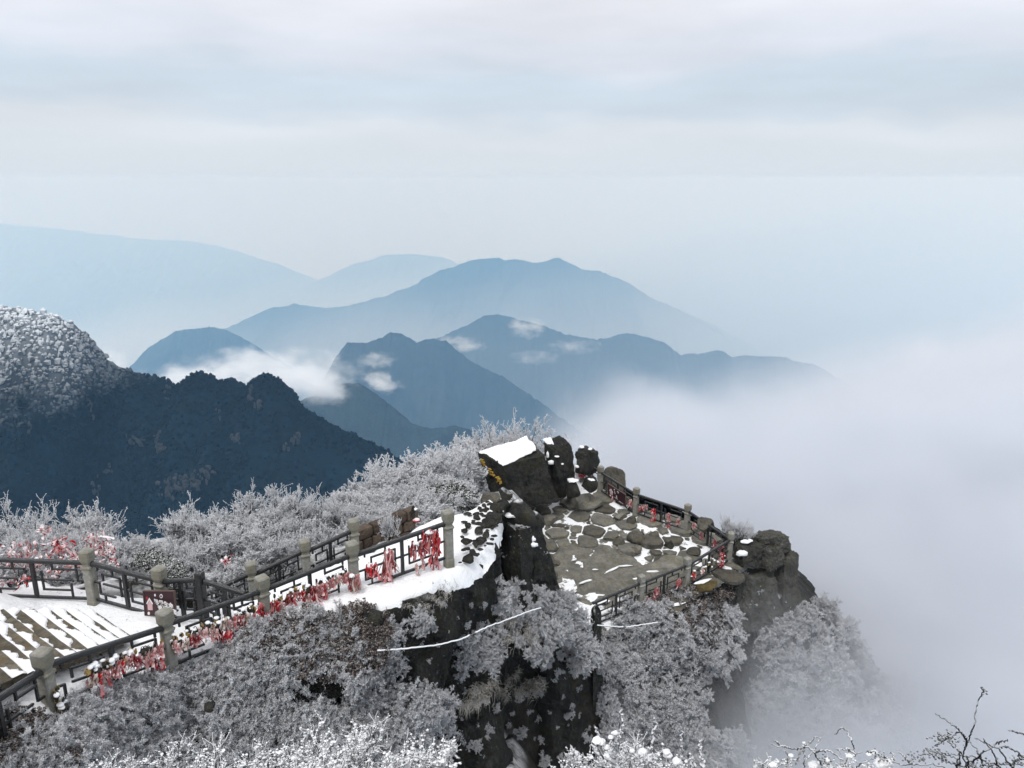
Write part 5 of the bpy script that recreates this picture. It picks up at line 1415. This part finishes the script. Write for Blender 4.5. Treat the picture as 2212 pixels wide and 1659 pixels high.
laden([(1275, 1632, 4.9), (1310, 1600, 5.0), (1345, 1628, 4.8), (1390, 1635, 4.9), (1430, 1640, 5.0), (1480, 1652, 4.9), (1250, 1650, 4.8)], 'shrub with thick snow lumps at the bottom edge, right of the dark cliff', 'snow laden shrubs right of the cliff', .6, .8)
laden([(1700, 1640, 4.2), (1745, 1650, 4.2), (1800, 1650, 4.3), (1850, 1645, 4.2), (1900, 1650, 4.2)], 'low snow dusted shrub under the bent brambles on the lower right', 'snow dusted shrubs on the lower right', .5, .6)
laden([(300, 1640, 6.8), (360, 1630, 7.0), (420, 1640, 6.6), (240, 1650, 7.0), (180, 1655, 7.2)], 'snowy shrub in the lower left corner below the fence', 'snowy shrubs in the lower left corner', .8, 1.0)

def curve_tubes(pts, r0, r1, n=26, sides=6, jit=.004, seed=0):
    P = np.array([list(p) for p in pts]); s = np.concatenate([[0], np.cumsum(np.linalg.norm(np.diff(P, axis=0), axis=1))]); t = np.linspace(0, s[-1], n)
    Q = np.stack([np.interp(t, s, P[:, k]) for k in range(3)], 1)
    for _ in range(2): Q[1:-1] = (Q[:-2] + Q[1:-1] * 2 + Q[2:]) / 4
    Q[1:-1] += np.random.default_rng(seed).normal(0, jit, (n - 2, 3)); R = np.linspace(r0, r1, n)
    return np.concatenate([Q[:-1], R[:-1, None], Q[1:], R[1:, None]], 1)
def zx(X, Y): return ((2900 + X / 1.954) / 1.823, (2500 + Y / 1.954) / 1.823)
def zy(X, Y): return ((2200 + X / 2.212) / 1.823, (2600 + Y / 2.212) / 1.823)
M_stem = frost_mat('dark_stem', (.62, .64, .67), (.012, .011, .011), .35, .95, 1.0, .0)
def stems(name, lab, lines, conv, D, r, seed, mat=None, heads=(), lumps=(), cat='shrub', jit=.004):
    g = np.random.default_rng(seed)
    b = at(*conv(*lines[0][0]), D); root = empty(name, b); tag(root, lab, cat)
    for k, ln in enumerate(lines):
        d = D + g.uniform(-.18, .18); pts = [at(*conv(*q), d + .05 * i * g.uniform(-1, 1)) - b for i, q in enumerate(ln)]
        V, F = tubes(curve_tubes(pts, r * g.uniform(.9, 1.2), r * .5, 12 + 6 * len(ln), 6, jit, seed + k), 6); link('stem', mesh_np('stem', V, F, True), mat or M_stem, root)
    for X, Y, w in heads:
        c = np.array(at(*conv(X, Y), D) - b); n = int(10 + w * .7); P = c + g.normal(0, 1, (n, 3)) * np.array([w * .0007, .02, w * .0003])
        V = (ICO1V[None] * g.uniform(.003, .007, (n, 1, 1)) + P[:, None]).reshape(-1, 3); F = (ICO1F[None] + (np.arange(n) * len(ICO1V))[:, None, None]).reshape(-1, 3)
        link('seed_head', mesh_np('seed_head', V, F, False), M_stem, root)
    for X, Y, w in lumps: snow_lump('snow_lump', at(*conv(X, Y), D) - b, (w * .62, w * .5, w * .42), int(X), root)
stems('bare_bush', 'dark bare bush with one tall stem reaching up at the lower right', [
    [(1780, 1060), (1742, 905), (1785, 820), (1832, 690), (1862, 490), (1878, 470), (1905, 425)], [(1780, 830), (1740, 760), (1660, 690), (1600, 640), (1530, 605)], [(1760, 880), (1778, 800), (1740, 752), (1690, 760), (1640, 790), (1525, 855)],
    [(1900, 1005), (1860, 900), (1790, 820)], [(1720, 1050), (1715, 890), (1670, 825), (1640, 815)], [(2040, 1050), (1960, 880), (1900, 800)], [(2150, 1050), (2020, 880), (1930, 840), (1835, 795)], [(1820, 980), (1900, 900), (2000, 840), (2085, 805)],
    [(2230, 960), (2120, 880), (2070, 855), (2010, 875)], [(2230, 770), (2090, 735)], [(1690, 1050), (1700, 960), (1560, 890)], [(1800, 1050), (1770, 940), (1650, 850)], [(1900, 1050), (1960, 990), (2120, 990), (2220, 1000)], [(2000, 1050), (1900, 960), (1790, 930), (1620, 915)],
    [(2100, 1050), (2160, 960), (2212, 930)], [(1850, 1050), (1830, 1000), (1700, 1000), (1590, 960)]],
    zx, 3.6, .0046, 5, heads=[(1650, 792, 46), (1590, 800, 50), (1548, 900, 26), (1580, 950, 22), (1510, 915, 26), (1905, 425, 8), (1960, 1010, 30), (2170, 980, 60), (1830, 1005, 30)])
stems('bramble', 'bent bramble stems lined with snow along the bottom edge on the right', [
    [(1640, 1050), (1550, 1000), (1400, 1000), (1260, 1000), (1160, 950), (1050, 950), (960, 990), (900, 1050)], [(1370, 1000), (1300, 945), (1235, 880)], [(918, 915), (880, 800), (850, 745), (805, 710), (755, 770)], [(820, 960), (760, 920), (700, 890), (640, 890), (610, 910)],
    [(660, 1000), (600, 900), (535, 855), (430, 880), (340, 850), (270, 840)], [(500, 872), (560, 830), (618, 780)], [(540, 960), (600, 880), (655, 790)], [(910, 915), (850, 880), (760, 880)], [(340, 850), (290, 810)], [(520, 1040), (520, 900), (520, 830)], [(460, 1000), (480, 920), (530, 860)],
    [(1200, 980), (1215, 920), (1180, 905)], [(820, 1040), (850, 950), (970, 900)], [(1160, 950), (1060, 900), (1000, 905)], [(195, 1030), (220, 975)], [(380, 1040), (400, 920), (360, 890)], [(430, 1000), (340, 955)], [(480, 965), (370, 960)]],
    zx, 3.9, .0046, 6, heads=[(1400, 950, 70), (1110, 935, 30), (700, 965, 26)], lumps=[(1060, 905, .03), (1020, 920, .025), (870, 935, .03), (700, 965, .03), (590, 1000, .05), (280, 1000, .04), (420, 930, .025), (520, 830, .015), (1100, 990, .06), (1160, 985, .05)],
    mat=frost_mat('snowy_stem', (.80, .82, .85), (.03, .028, .026), .05, .6, 1.0, .0))
stems('bare_twigs', 'tall straight twigs crusted with snow at the bottom edge, right of the dark cliff', [
    [(480, 920), (520, 700), (560, 560), (550, 430)], [(780, 900), (830, 620), (838, 430)], [(1080, 900), (1065, 615)], [(190, 860), (110, 745)], [(370, 720), (310, 565)], [(1265, 950), (1235, 800), (1238, 700)], [(590, 850), (565, 740)], [(340, 800), (280, 735)], [(460, 880), (455, 700)],
    [(810, 880), (838, 810)], [(1180, 940), (1160, 830)], [(480, 760), (545, 600)], [(700, 900), (750, 830)]], zy, 4.6, .011, 7, lumps=[(490, 632, .035), (455, 670, .03), (345, 702, .06), (375, 715, .05), (735, 800, .055), (745, 835, .05), (940, 800, .045), (950, 830, .05), (1030, 880, .055), (420, 760, .04), (430, 830, .05), (640, 790, .03)],
    mat=frost_mat('snow_crusted_twig', (.80, .82, .86), (.22, .22, .23), -.4, .4, 1.0, .0), jit=.008)

# ------------------------------------------------------------------ the snow covered cable
def cable(lab, pts, r):
    b = at(*pts[0]); P = [at(*q) - b for q in pts]; root = empty('cable', b); tag(root, lab, 'cable')
    V, F = tubes(curve_tubes(P, r * .6, r * .6, 46, 6, .001), 6); link('line', mesh_np('line', V, F), M_bark, root)
    T = curve_tubes([p + Vector((0, 0, r * .7)) for p in P], r, r, 60, 6, .004, 3); T = T[[i for i in range(len(T)) if i not in (26, 27)]]
    V, F = tubes(T, 6); link('snow_cover', mesh_np('snow_cover', V, F), M_snow, root)
cable('sagging cable covered in snow strung across the dark cliff', [(815, 1406, 12.6), (880, 1402, 13.0), (950, 1394, 13.4), (1000, 1380, 13.8), (1050, 1356, 14.4), (1100, 1338, 15.2), (1140, 1322, 15.8), (1168, 1314, 16.2)], .016)
cable('short end of snow covered cable beside the dark rock pillar', [(1290, 1351, 19.0), (1320, 1354, 19.4), (1356, 1355, 19.8), (1420, 1345, 20.6)], .017)
# ------------------------------------------------------------------ ribbons, locks and cloth
def cloth_mat(name, col, frost=.25):
    m, nt, b = principled(name, col, .85, .15)
    f = noise_fac(nt, 14.0, .5, .7, 4, .6); u = up_fac(nt, .1, .9)
    oi = nt.nodes.new('ShaderNodeObjectInfo')
    c = mixcol(nt, math_n(nt, 'MULTIPLY', f, frost), col, (.80, .78, .79))
    c = mixcol(nt, math_n(nt, 'MULTIPLY', u, .8), c, (.84, .85, .88))
    nt.links.new(c, b.inputs['Base Color']); return m
RED = [cloth_mat('bright_red_cloth', (.56, .014, .02), .35), cloth_mat('dark_red_cloth', (.24, .016, .02), .45), cloth_mat('faded_pink_cloth', (.56, .26, .25), .8), cloth_mat('tan_cloth', (.48, .37, .31), .7), cloth_mat('faded_red_cloth', (.40, .07, .07), .65)]
def bunch_mesh(seed, n, W, L, mats, flare=0.0):
    """A knot of n hanging ribbon strips; top at the origin."""
    g = np.random.default_rng(seed); V, F, mi = [], [], []; k0 = 0
    for i in range(n):
        x = g.uniform(-W / 2, W / 2); y = g.normal(-.03, .03); l = L * g.uniform(.45, 1.0); w = g.uniform(.010, .022); a = g.uniform(0, 3.14)
        dx, dy = g.normal(0, .10) * L + flare * l * g.uniform(.3, 1.2), g.normal(-.02, .06) * L
        t = np.linspace(0, 1, 7); z0 = g.uniform(-.06, .02)
        cx = x + dx * t ** 1.6 + .012 * np.sin(t * 7 + a); cy = y + dy * t + .012 * np.cos(t * 6 + a); cz = z0 - l * t * (1 - abs(flare) * .25)
        aa = a + t * g.normal(0, 1.4); ww = w * (1 + .5 * t)
        for j in range(7):
            V.append((cx[j] - np.cos(aa[j]) * ww[j], cy[j] - np.sin(aa[j]) * ww[j], cz[j])); V.append((cx[j] + np.cos(aa[j]) * ww[j], cy[j] + np.sin(aa[j]) * ww[j], cz[j]))
        for j in range(6): F.append((k0 + 2 * j, k0 + 2 * j + 1, k0 + 2 * j + 3, k0 + 2 * j + 2)); mi.append(int(g.integers(len(mats))))
        k0 += 14
    me = mesh_np('ribbon', V, np.array(F), True)
    for m in mats: me.materials.append(m)
    me.polygons.foreach_set('material_index', np.repeat([m for m in mi[::6]], 6).astype(np.int32)); return me
def ribbon(p, n, W, L, mats, lab, seed, flare=0.0, group=None, snow=False, me=None):
    o = link('ribbon', me or bunch_mesh(seed, n, W, L, mats, flare), None, None, p); tag(o, lab, 'ribbon', group)
    if snow: snow_lump('snow_lump', Vector((-.1 * W, -.05, -.05)), (min(.09, W * .24), .045, .05), seed, o)
    return o
def seg_at(a, b, px, z_over, off=.06): return on_seg(a, b, px, z_over, off)
R0, R1, R2, R3, R4 = RED
ribbon(seg_at(fD, fE, 902, .80), 34, .28, .42, [R1, R1, R4, R2], 'wide bunch of dark red ribbons under the handrail, second from the last front post', 1, snow=True)
ribbon(seg_at(fD, fE, 930, .95), 46, .34, .52, [R1, R4, R0, R2], 'biggest bunch of red ribbons over the handrail beside the last front fence post', 2, snow=True)
ribbon(seg_at(fD, fE, 943, .72), 20, .12, .42, [R0, R0, R1], 'bright red strip of ribbons hanging nearest the last front fence post', 3)
ribbon(seg_at(fD, fE, 941, .34), 16, .10, .34, [R1, R2, R4], 'red and purple ribbon tail near the ground beside the last front fence post', 4)
ribbon(seg_at(fD, fE, 929, .34), 8, .05, .26, [R0], 'short bright red ribbon near the ground, left of the red and purple tail', 5)
ribbon(seg_at(fD, fE, 900, .28), 8, .06, .24, [R2, R3], 'small pale pink ribbon hanging from the low rail below the dark red bunch', 6)
ribbon(seg_at(fD, fE, 914, .40), 6, .06, .28, [R2, R3], 'thin pale ribbon between the two lower ribbon tails of the last panel', 7)
ribbon(seg_at(fD, fE, 839, .82), 36, .16, .78, [R2, R4, R2, R1], 'long pink ribbon tail hanging to the ground in the middle of the last front panel', 8, snow=True)
ribbon(seg_at(fD, fE, 802, .66), 30, .24, .34, [R1, R4, R0], 'red ribbon bunch with a snow lump just right of the fourth front fence post', 9, snow=True)
ribbon(seg_at(fD, fE, 808, .12), 8, .06, .24, [R0, R1], 'small red ribbon on the ground right of the fourth front fence post', 10)
ribbon(seg_at(fC, fD, 764, .62, .14), 34, .26, .40, [R3, R2, R4], 'tan and pink ribbons wrapped round the fourth front fence post', 11, snow=True)
ribbon(seg_at(fC, fD, 697, .62), 22, .12, .36, [R0, R4], 'bright red ribbon hanging alone left of the fourth front fence post', 12)
ribbon(seg_at(fC, fD, 674, .52), 24, .26, .30, [R0, R2], 'red and pink ribbons blown sideways in the panel left of the fourth front post', 13, .5)
ribbon(seg_at(fB, fC, 573, .55, .14), 34, .22, .42, [R0, R0, R4], 'bright red cloth flaring from the third front fence post', 14, .6)
ribbon(seg_at(fB, fC, 563, .75, .14), 14, .12, .25, [R0, R1], 'dark red knot on the third front fence post above the flaring cloth', 15)
ribbon(seg_at(fC, fD, 590, .60), 16, .10, .36, [R2, R4], 'pink ribbon just right of the third front fence post', 16)
ribbon(seg_at(fB, fC, 486, .44), 34, .30, .30, [R0, R0, R4], 'bright red ribbons spread in the middle of the panel left of the third post', 17, -.3)
ribbon(seg_at(fB, fC, 530, .55), 26, .22, .26, [R1, R4, R0], 'dark red ribbon bunch left of the third front fence post', 18)
ribbon(seg_at(fA, fB, 207, .50), 24, .14, .36, [R0, R0], 'bright red cloth hanging alone in the panel right of the first front post', 19)
ribbon(seg_at(fA, fB, 342, .46, .12), 14, .16, .22, [R0, R1], 'red ribbons at the foot of the second front fence post', 20)
g6 = np.random.default_rng(66)
SMALL = [bunch_mesh(700 + k, 14, .14, .24, [[R2, R3], [R4, R2], [R0, R4], [R3, R2], [R1, R4]][k % 5], g6.normal(0, .2)) for k in range(10)]
for (a, b, x0, x1, n) in ((fA, fB, 195, 350, 13), (fB, fC, 362, 555, 14), (fC, fD, 592, 750, 12)):
    for i in range(n):
        px = x0 + (x1 - x0) * (i + .5 + g6.uniform(-.4, .4)) / n
        ribbon(seg_at(a, b, px, (.66 + g6.uniform(-.08, .06)), .07 + g6.uniform(0, .05)), 0, .1, .2, None, 'small faded ribbon in the row of locks and ribbons along the front fence', 0, group='small ribbons along the front fence', me=SMALL[int(g6.integers(10))])
# padlocks
M_lock, _, _ = principled('tarnished_brass_lock', (.035, .03, .022), .45, .5); M_lockg, _, _ = principled('golden_lock', (.30, .20, .06), .4, .5)
def lock_mesh(mat):
    bm = bmesh.new()
    bmesh.ops.create_cube(bm, size=1, matrix=Matrix.Translation((0, 0, -.045)) @ Matrix.Diagonal((.05, .024, .05, 1)))
    bmesh.ops.bevel(bm, geom=bm.edges[:], offset=.007, segments=2, affect='EDGES')
    N = 10; ring = []
    for i in range(N + 1):
        a = math.pi * i / N; c = Vector((math.cos(a) * .017, 0, -.022 + math.sin(a) * .026)); d = Vector((math.cos(a), 0, math.sin(a)))
        ring.append([bm.verts.new(c + (d * math.cos(t) + Vector((0, 1, 0)) * math.sin(t)) * .0045) for t in (0, 1.57, 3.14, 4.71)])
    for i in range(N):
        for j in range(4): bm.faces.new((ring[i][j], ring[i][(j + 1) % 4], ring[i + 1][(j + 1) % 4], ring[i + 1][j]))
    me = bpy.data.meshes.new('padlock'); bm.to_mesh(me); bm.free(); me.materials.append(mat); return me
LK = [lock_mesh(M_lock), lock_mesh(M_lock), lock_mesh(M_lockg)]
SNL = mesh_np('snow_cap', ICO2V * np.array([.035, .03, .02]), ICO2F); SNL.materials.append(M_snow)
def lock(p, lab, grp):
    o = bpy.data.objects.new('padlock', LK[int(g6.integers(3))]); C.objects.link(o); o.location = p; o.rotation_euler = (g6.normal(0, .2), g6.normal(0, .2), g6.uniform(0, 3)); o.scale = [g6.uniform(1.0, 1.6)] * 3; tag(o, lab, 'padlock', grp)
    if g6.random() < .45:
        s = bpy.data.objects.new('snow_cap', SNL); C.objects.link(s); s.parent = o; s.location = (0, 0, .005)
for (a, b, x0, x1, n) in ((fA, fB, 185, 350, 46), (fB, fC, 362, 560, 46), (fC, fD, 590, 752, 44)):
    for i in range(n):
        px = g6.uniform(x0, x1); lock(seg_at(a, b, px, .70 + g6.normal(0, .04), .05 + g6.uniform(0, .05)), 'small tarnished padlock in the row hanging along the front fence', 'padlocks along the front fence')
for i in range(34): # the dark cluster trailing from the first post
    t = g6.random(); p = seg_at(fA, fB, 108 + 55 * t + g6.normal(0, 5), .62 - .75 * t ** 1.3 + g6.normal(0, .05), .08 + g6.uniform(0, .1)); lock(p, 'padlock in the dark cluster trailing down beside the first front fence post', 'padlock cluster at the first front post')
# ribbons on the far platform fence
def za(X, Y): return (2100 + X / 2.011) / 1.823
far_r = [('F', 'G', 770, .62, 18, .14, .34, [R4, R2], 'red ribbon between the sign and the third post of the far platform fence'), ('F', 'G', 628, .30, 8, .06, .3, [R2, R4], 'pink ribbon hanging below the sign on the far platform fence'),
         ('G', 'H', 850, .55, 10, .1, .22, [R0, R2], 'small red ribbon right beside the third far fence post'), ('G', 'H', 890, .66, 12, .12, .22, [R4, R2], 'pink ribbon high in the panel right of the third far fence post'),
         ('G', 'H', 955, .60, 18, .16, .30, [R0, R4], 'red ribbon bunch in the middle of the third far panel'), ('G', 'H', 946, .22, 26, .16, .60, [R0, R4, R2], 'long red ribbon tail trailing onto the snow in the third far panel'),
         ('G', 'H', 1070, .62, 16, .12, .32, [R2, R4], 'pink ribbon right of the middle upright in the third far panel'), ('G', 'H', 1145, .52, 14, .10, .3, [R2, R4], 'pale pink ribbon near the tall post of the far fence'), ('G', 'H', 1070, .16, 14, .1, .3, [R4, R0], 'red ribbon near the ground in the third far panel'),
         ('H', 'I', 1272, .66, 16, .14, .24, [R2, R4], 'pink ribbon just right of the tall post of the far fence'), ('H', 'I', 1330, .55, 16, .12, .36, [R4, R2], 'red ribbon left of the middle of the far corner panel'), ('H', 'I', 1435, .58, 18, .14, .34, [R1, R4], 'dark red ribbon right of the middle of the far corner panel'), ('H', 'I', 1490, .52, 18, .14, .3, [R1, R4], 'dark red ribbon bunch left of the corner post of the platform'),
         ('I', 'J', 1498, .66, 24, .14, .60, [R4, R0, R1], 'long red ribbon tail left of the corner post on the lower fence'), ('I', 'J', 1478, .5, 10, .08, .25, [R3, R2], 'tan ribbon beside the long red tail on the lower fence'), ('I', 'J', 1270, .58, 18, .12, .3, [R0, R2], 'red ribbon just right of the second lower fence post'), ('I', 'J', 1340, .5, 10, .1, .2, [R2, R3], 'pale ribbon left of the middle of the right lower panel'),
         ('J', 'K', 1150, .58, 18, .12, .34, [R4, R0], 'red ribbon left of the second lower fence post'), ('J', 'K', 980, .58, 18, .12, .36, [R4, R1], 'red ribbon in the left half of the middle lower panel'), ('J', 'K', 900, .40, 12, .1, .24, [R0, R4], 'small red ribbon right of the first lower fence post'), ('J', 'K', 960, .3, 8, .1, .2, [R2, R4], 'faint ribbon under the red one in the middle lower panel')]
for k, (a, b, X, z, n, W, L, m, lab) in enumerate(far_r): ribbon(seg_at(RP[a], RP[b], za(X, 0), z, .06), n, W * 1.15, L, m, lab, 800 + k)
ribbon(seg_at(RP['N'], RP['F'], 1264, .72, .08), 60, .62, .46, [R0, R4, R0], 'wide red ribbon bunch on the topmost fence panel beside the cleft boulder', 850, snow=True)
ribbon(seg_at(RP['N'], RP['F'], 1287, .40, .08), 20, .3, .3, [R0, R4], 'red ribbon low on the topmost fence panel, left of its stone post', 851, snow=True)
for i in range(40):
    px = g6.uniform(1420, 1570); lock(seg_at(RP['J'], RP['I'], px if px > 1492 else 1492 + (px - 1420), .5 + g6.normal(0, .1), .06), 'small padlock on the lower platform fence near the corner post', 'padlocks on the platform fence')
# cloth caught in the shrubs on the far left
def drape(p, n, W, L, mats, lab, seed):
    """Torn cloth caught on twigs: loose strips at all heights and slants, with rime along the top."""
    g = np.random.default_rng(seed); V, F, mi = [], [], []; k0 = 0
    for i in range(n):
        x0, z0 = g.uniform(-W * .75, W * .75), g.uniform(-L * .5, L * .55); a = g.normal(-1.57, .75); l = L * g.uniform(.25, .7); w = g.uniform(.010, .034); t = np.linspace(0, 1, 6)
        X = x0 + math.cos(a) * l * t + .02 * np.sin(t * 5 + i); Z = z0 + math.sin(a) * l * t + .015 * np.cos(t * 6 + i); Y = g.normal(0, .07) + .03 * np.sin(t * 4 + i * 2); th = g.uniform(0, 3) + t * g.normal(0, 2)
        for j in range(6):
            ww = w * (1 + .3 * math.sin(j * 2 + i)); V += [(X[j] - math.cos(th[j]) * ww, Y[j] - math.sin(th[j]) * ww, Z[j] - .3 * ww), (X[j] + math.cos(th[j]) * ww, Y[j] + math.sin(th[j]) * ww, Z[j] + .3 * ww)]
        F += [(k0 + 2 * j, k0 + 2 * j + 1, k0 + 2 * j + 3, k0 + 2 * j + 2) for j in range(5)]; mi += [int(g.integers(len(mats)))] * 5; k0 += 12
    me = mesh_np('cloth', V, np.array(F), True)
    for m in mats: me.materials.append(m)
    me.polygons.foreach_set('material_index', np.array(mi, np.int32)); o = link('cloth', me, None, None, p); tag(o, lab, 'cloth')
    T = [(*V[12 * i], .006, *V[12 * i + 10], .009) for i in range(0, n, 3)]
    Vt, Ft = tubes(np.array(T) * np.array([1, 1, 1, 1, 1, 1, 1, 1]) + np.array([0, -.02, .03, 0, 0, -.02, .03, 0])); link('rime', mesh_np('rime', Vt, Ft), M_frost, o)
cl = [(21, 1196, 15.1, 30, .28, .34, [R1, R4], 'dark red cloth in the shrubs, farthest left of all'), (52, 1192, 15.1, 36, .30, .40, [R4, R1, R2], 'red cloth bunch in the shrubs above the left fence'), (118, 1176, 15.3, 30, .22, .34, [R0, R1], 'bright red cloth in the shrubs left of the first mossy post'),
      (142, 1180, 15.3, 30, .24, .34, [R4, R0], 'pale red cloth in the shrubs close to the first mossy post'), (90, 1146, 15.9, 14, .12, .20, [R4, R2], 'small orange red cloth highest in the left shrubs'), (150, 1212, 14.9, 26, .34, .26, [R1, R4], 'torn dark red cloth just above the rail left of the first mossy post'),
      (172, 1216, 14.9, 24, .26, .22, [R4, R2], 'pinkish cloth half hidden behind the first mossy post'), (205, 1160, 15.5, 34, .40, .36, [R2, R2, R4], 'frosted pink cloth in the shrubs above the first mossy post'), (226, 1184, 15.3, 30, .34, .26, [R2, R4], 'frosted pink cloth right of the first mossy post'),
      (250, 1214, 15.1, 10, .08, .16, [R1, R0], 'small red cloth in the shrubs right of the first mossy post'), (233, 1200, 15.2, 12, .2, .16, [R2, R4], 'small pinkish cloth low in the shrubs right of the first mossy post'), (111, 1236, 14.6, 16, .24, .18, [R2, R4], 'pink cloth seen through the left fence bars'),
      (47, 1250, 13.75, 8, .10, .24, [R0, R4], 'orange red scrap hanging on the left fence bars'), (17, 1254, 14.6, 14, .22, .18, [R4, R2], 'faded cloth behind the bars at the left edge'), (70, 1210, 15.0, 20, .26, .24, [R2, R4], 'faded red cloth between the two darker ones in the left shrubs'), (490, 1212, 15.3, 12, .09, .24, [R0, R4], 'small red ribbon alone in the bare shrubs behind the landing')]
for k, (px, py, D, n, W, L, m, lab) in enumerate(cl): drape(at(px, py, D - .35), n, W, L, m, lab, 900 + k)
def pole_mark():
    b = at(893, 1112, 17.9); b.z -= .15; r = empty('short_post', b); tag(r, 'short dark post with a red cloth at the back edge of the snow field', 'post')
    V, F = facet_rock((.065, .06, .30), 5, 2, 5, .1); o = link('stub', mesh_np('stub', V, F, False), M_rock, r, Vector((0, 0, .12)))
    V, F = facet_rock((.10, .08, .07), 6, 2, 5, .1); o = link('cloth', mesh_np('cloth', V, F, False), R0, r, Vector((.07, -.04, .03)))
    snow_lump('snow_lump', Vector((.06, 0, .30)), (.05, .05, .035), 5, r)
pole_mark()
# ------------------------------------------------------------------ mist rising along the near slope
def near_mist(nt, pos, x, y, z):
    n = mapped_noise(nt, pos, .16, 4, .55, (1, 1, 1.2))
    top = math_n(nt, 'ADD', math_n(nt, 'MULTIPLY', math_n(nt, 'SUBTRACT', n, .5), 9.0), CAMZ - 15.2)
    d = smooth_n(nt, math_n(nt, 'SUBTRACT', top, z), -1.2, 5.5)
    d = math_n(nt, 'MULTIPLY', d, smooth_n(nt, x, 1.5, 11.0))
    d = math_n(nt, 'MULTIPLY', d, smooth_n(nt, y, 13.0, 20.0))
    return d
fog_volume('mist', (1.0, 12.5, CAMZ - 42), (46, 60, CAMZ - 11.0), .33, near_mist, 1.6, 'grey mist drifting up the slope below the platform', color=(.84, .865, .91))
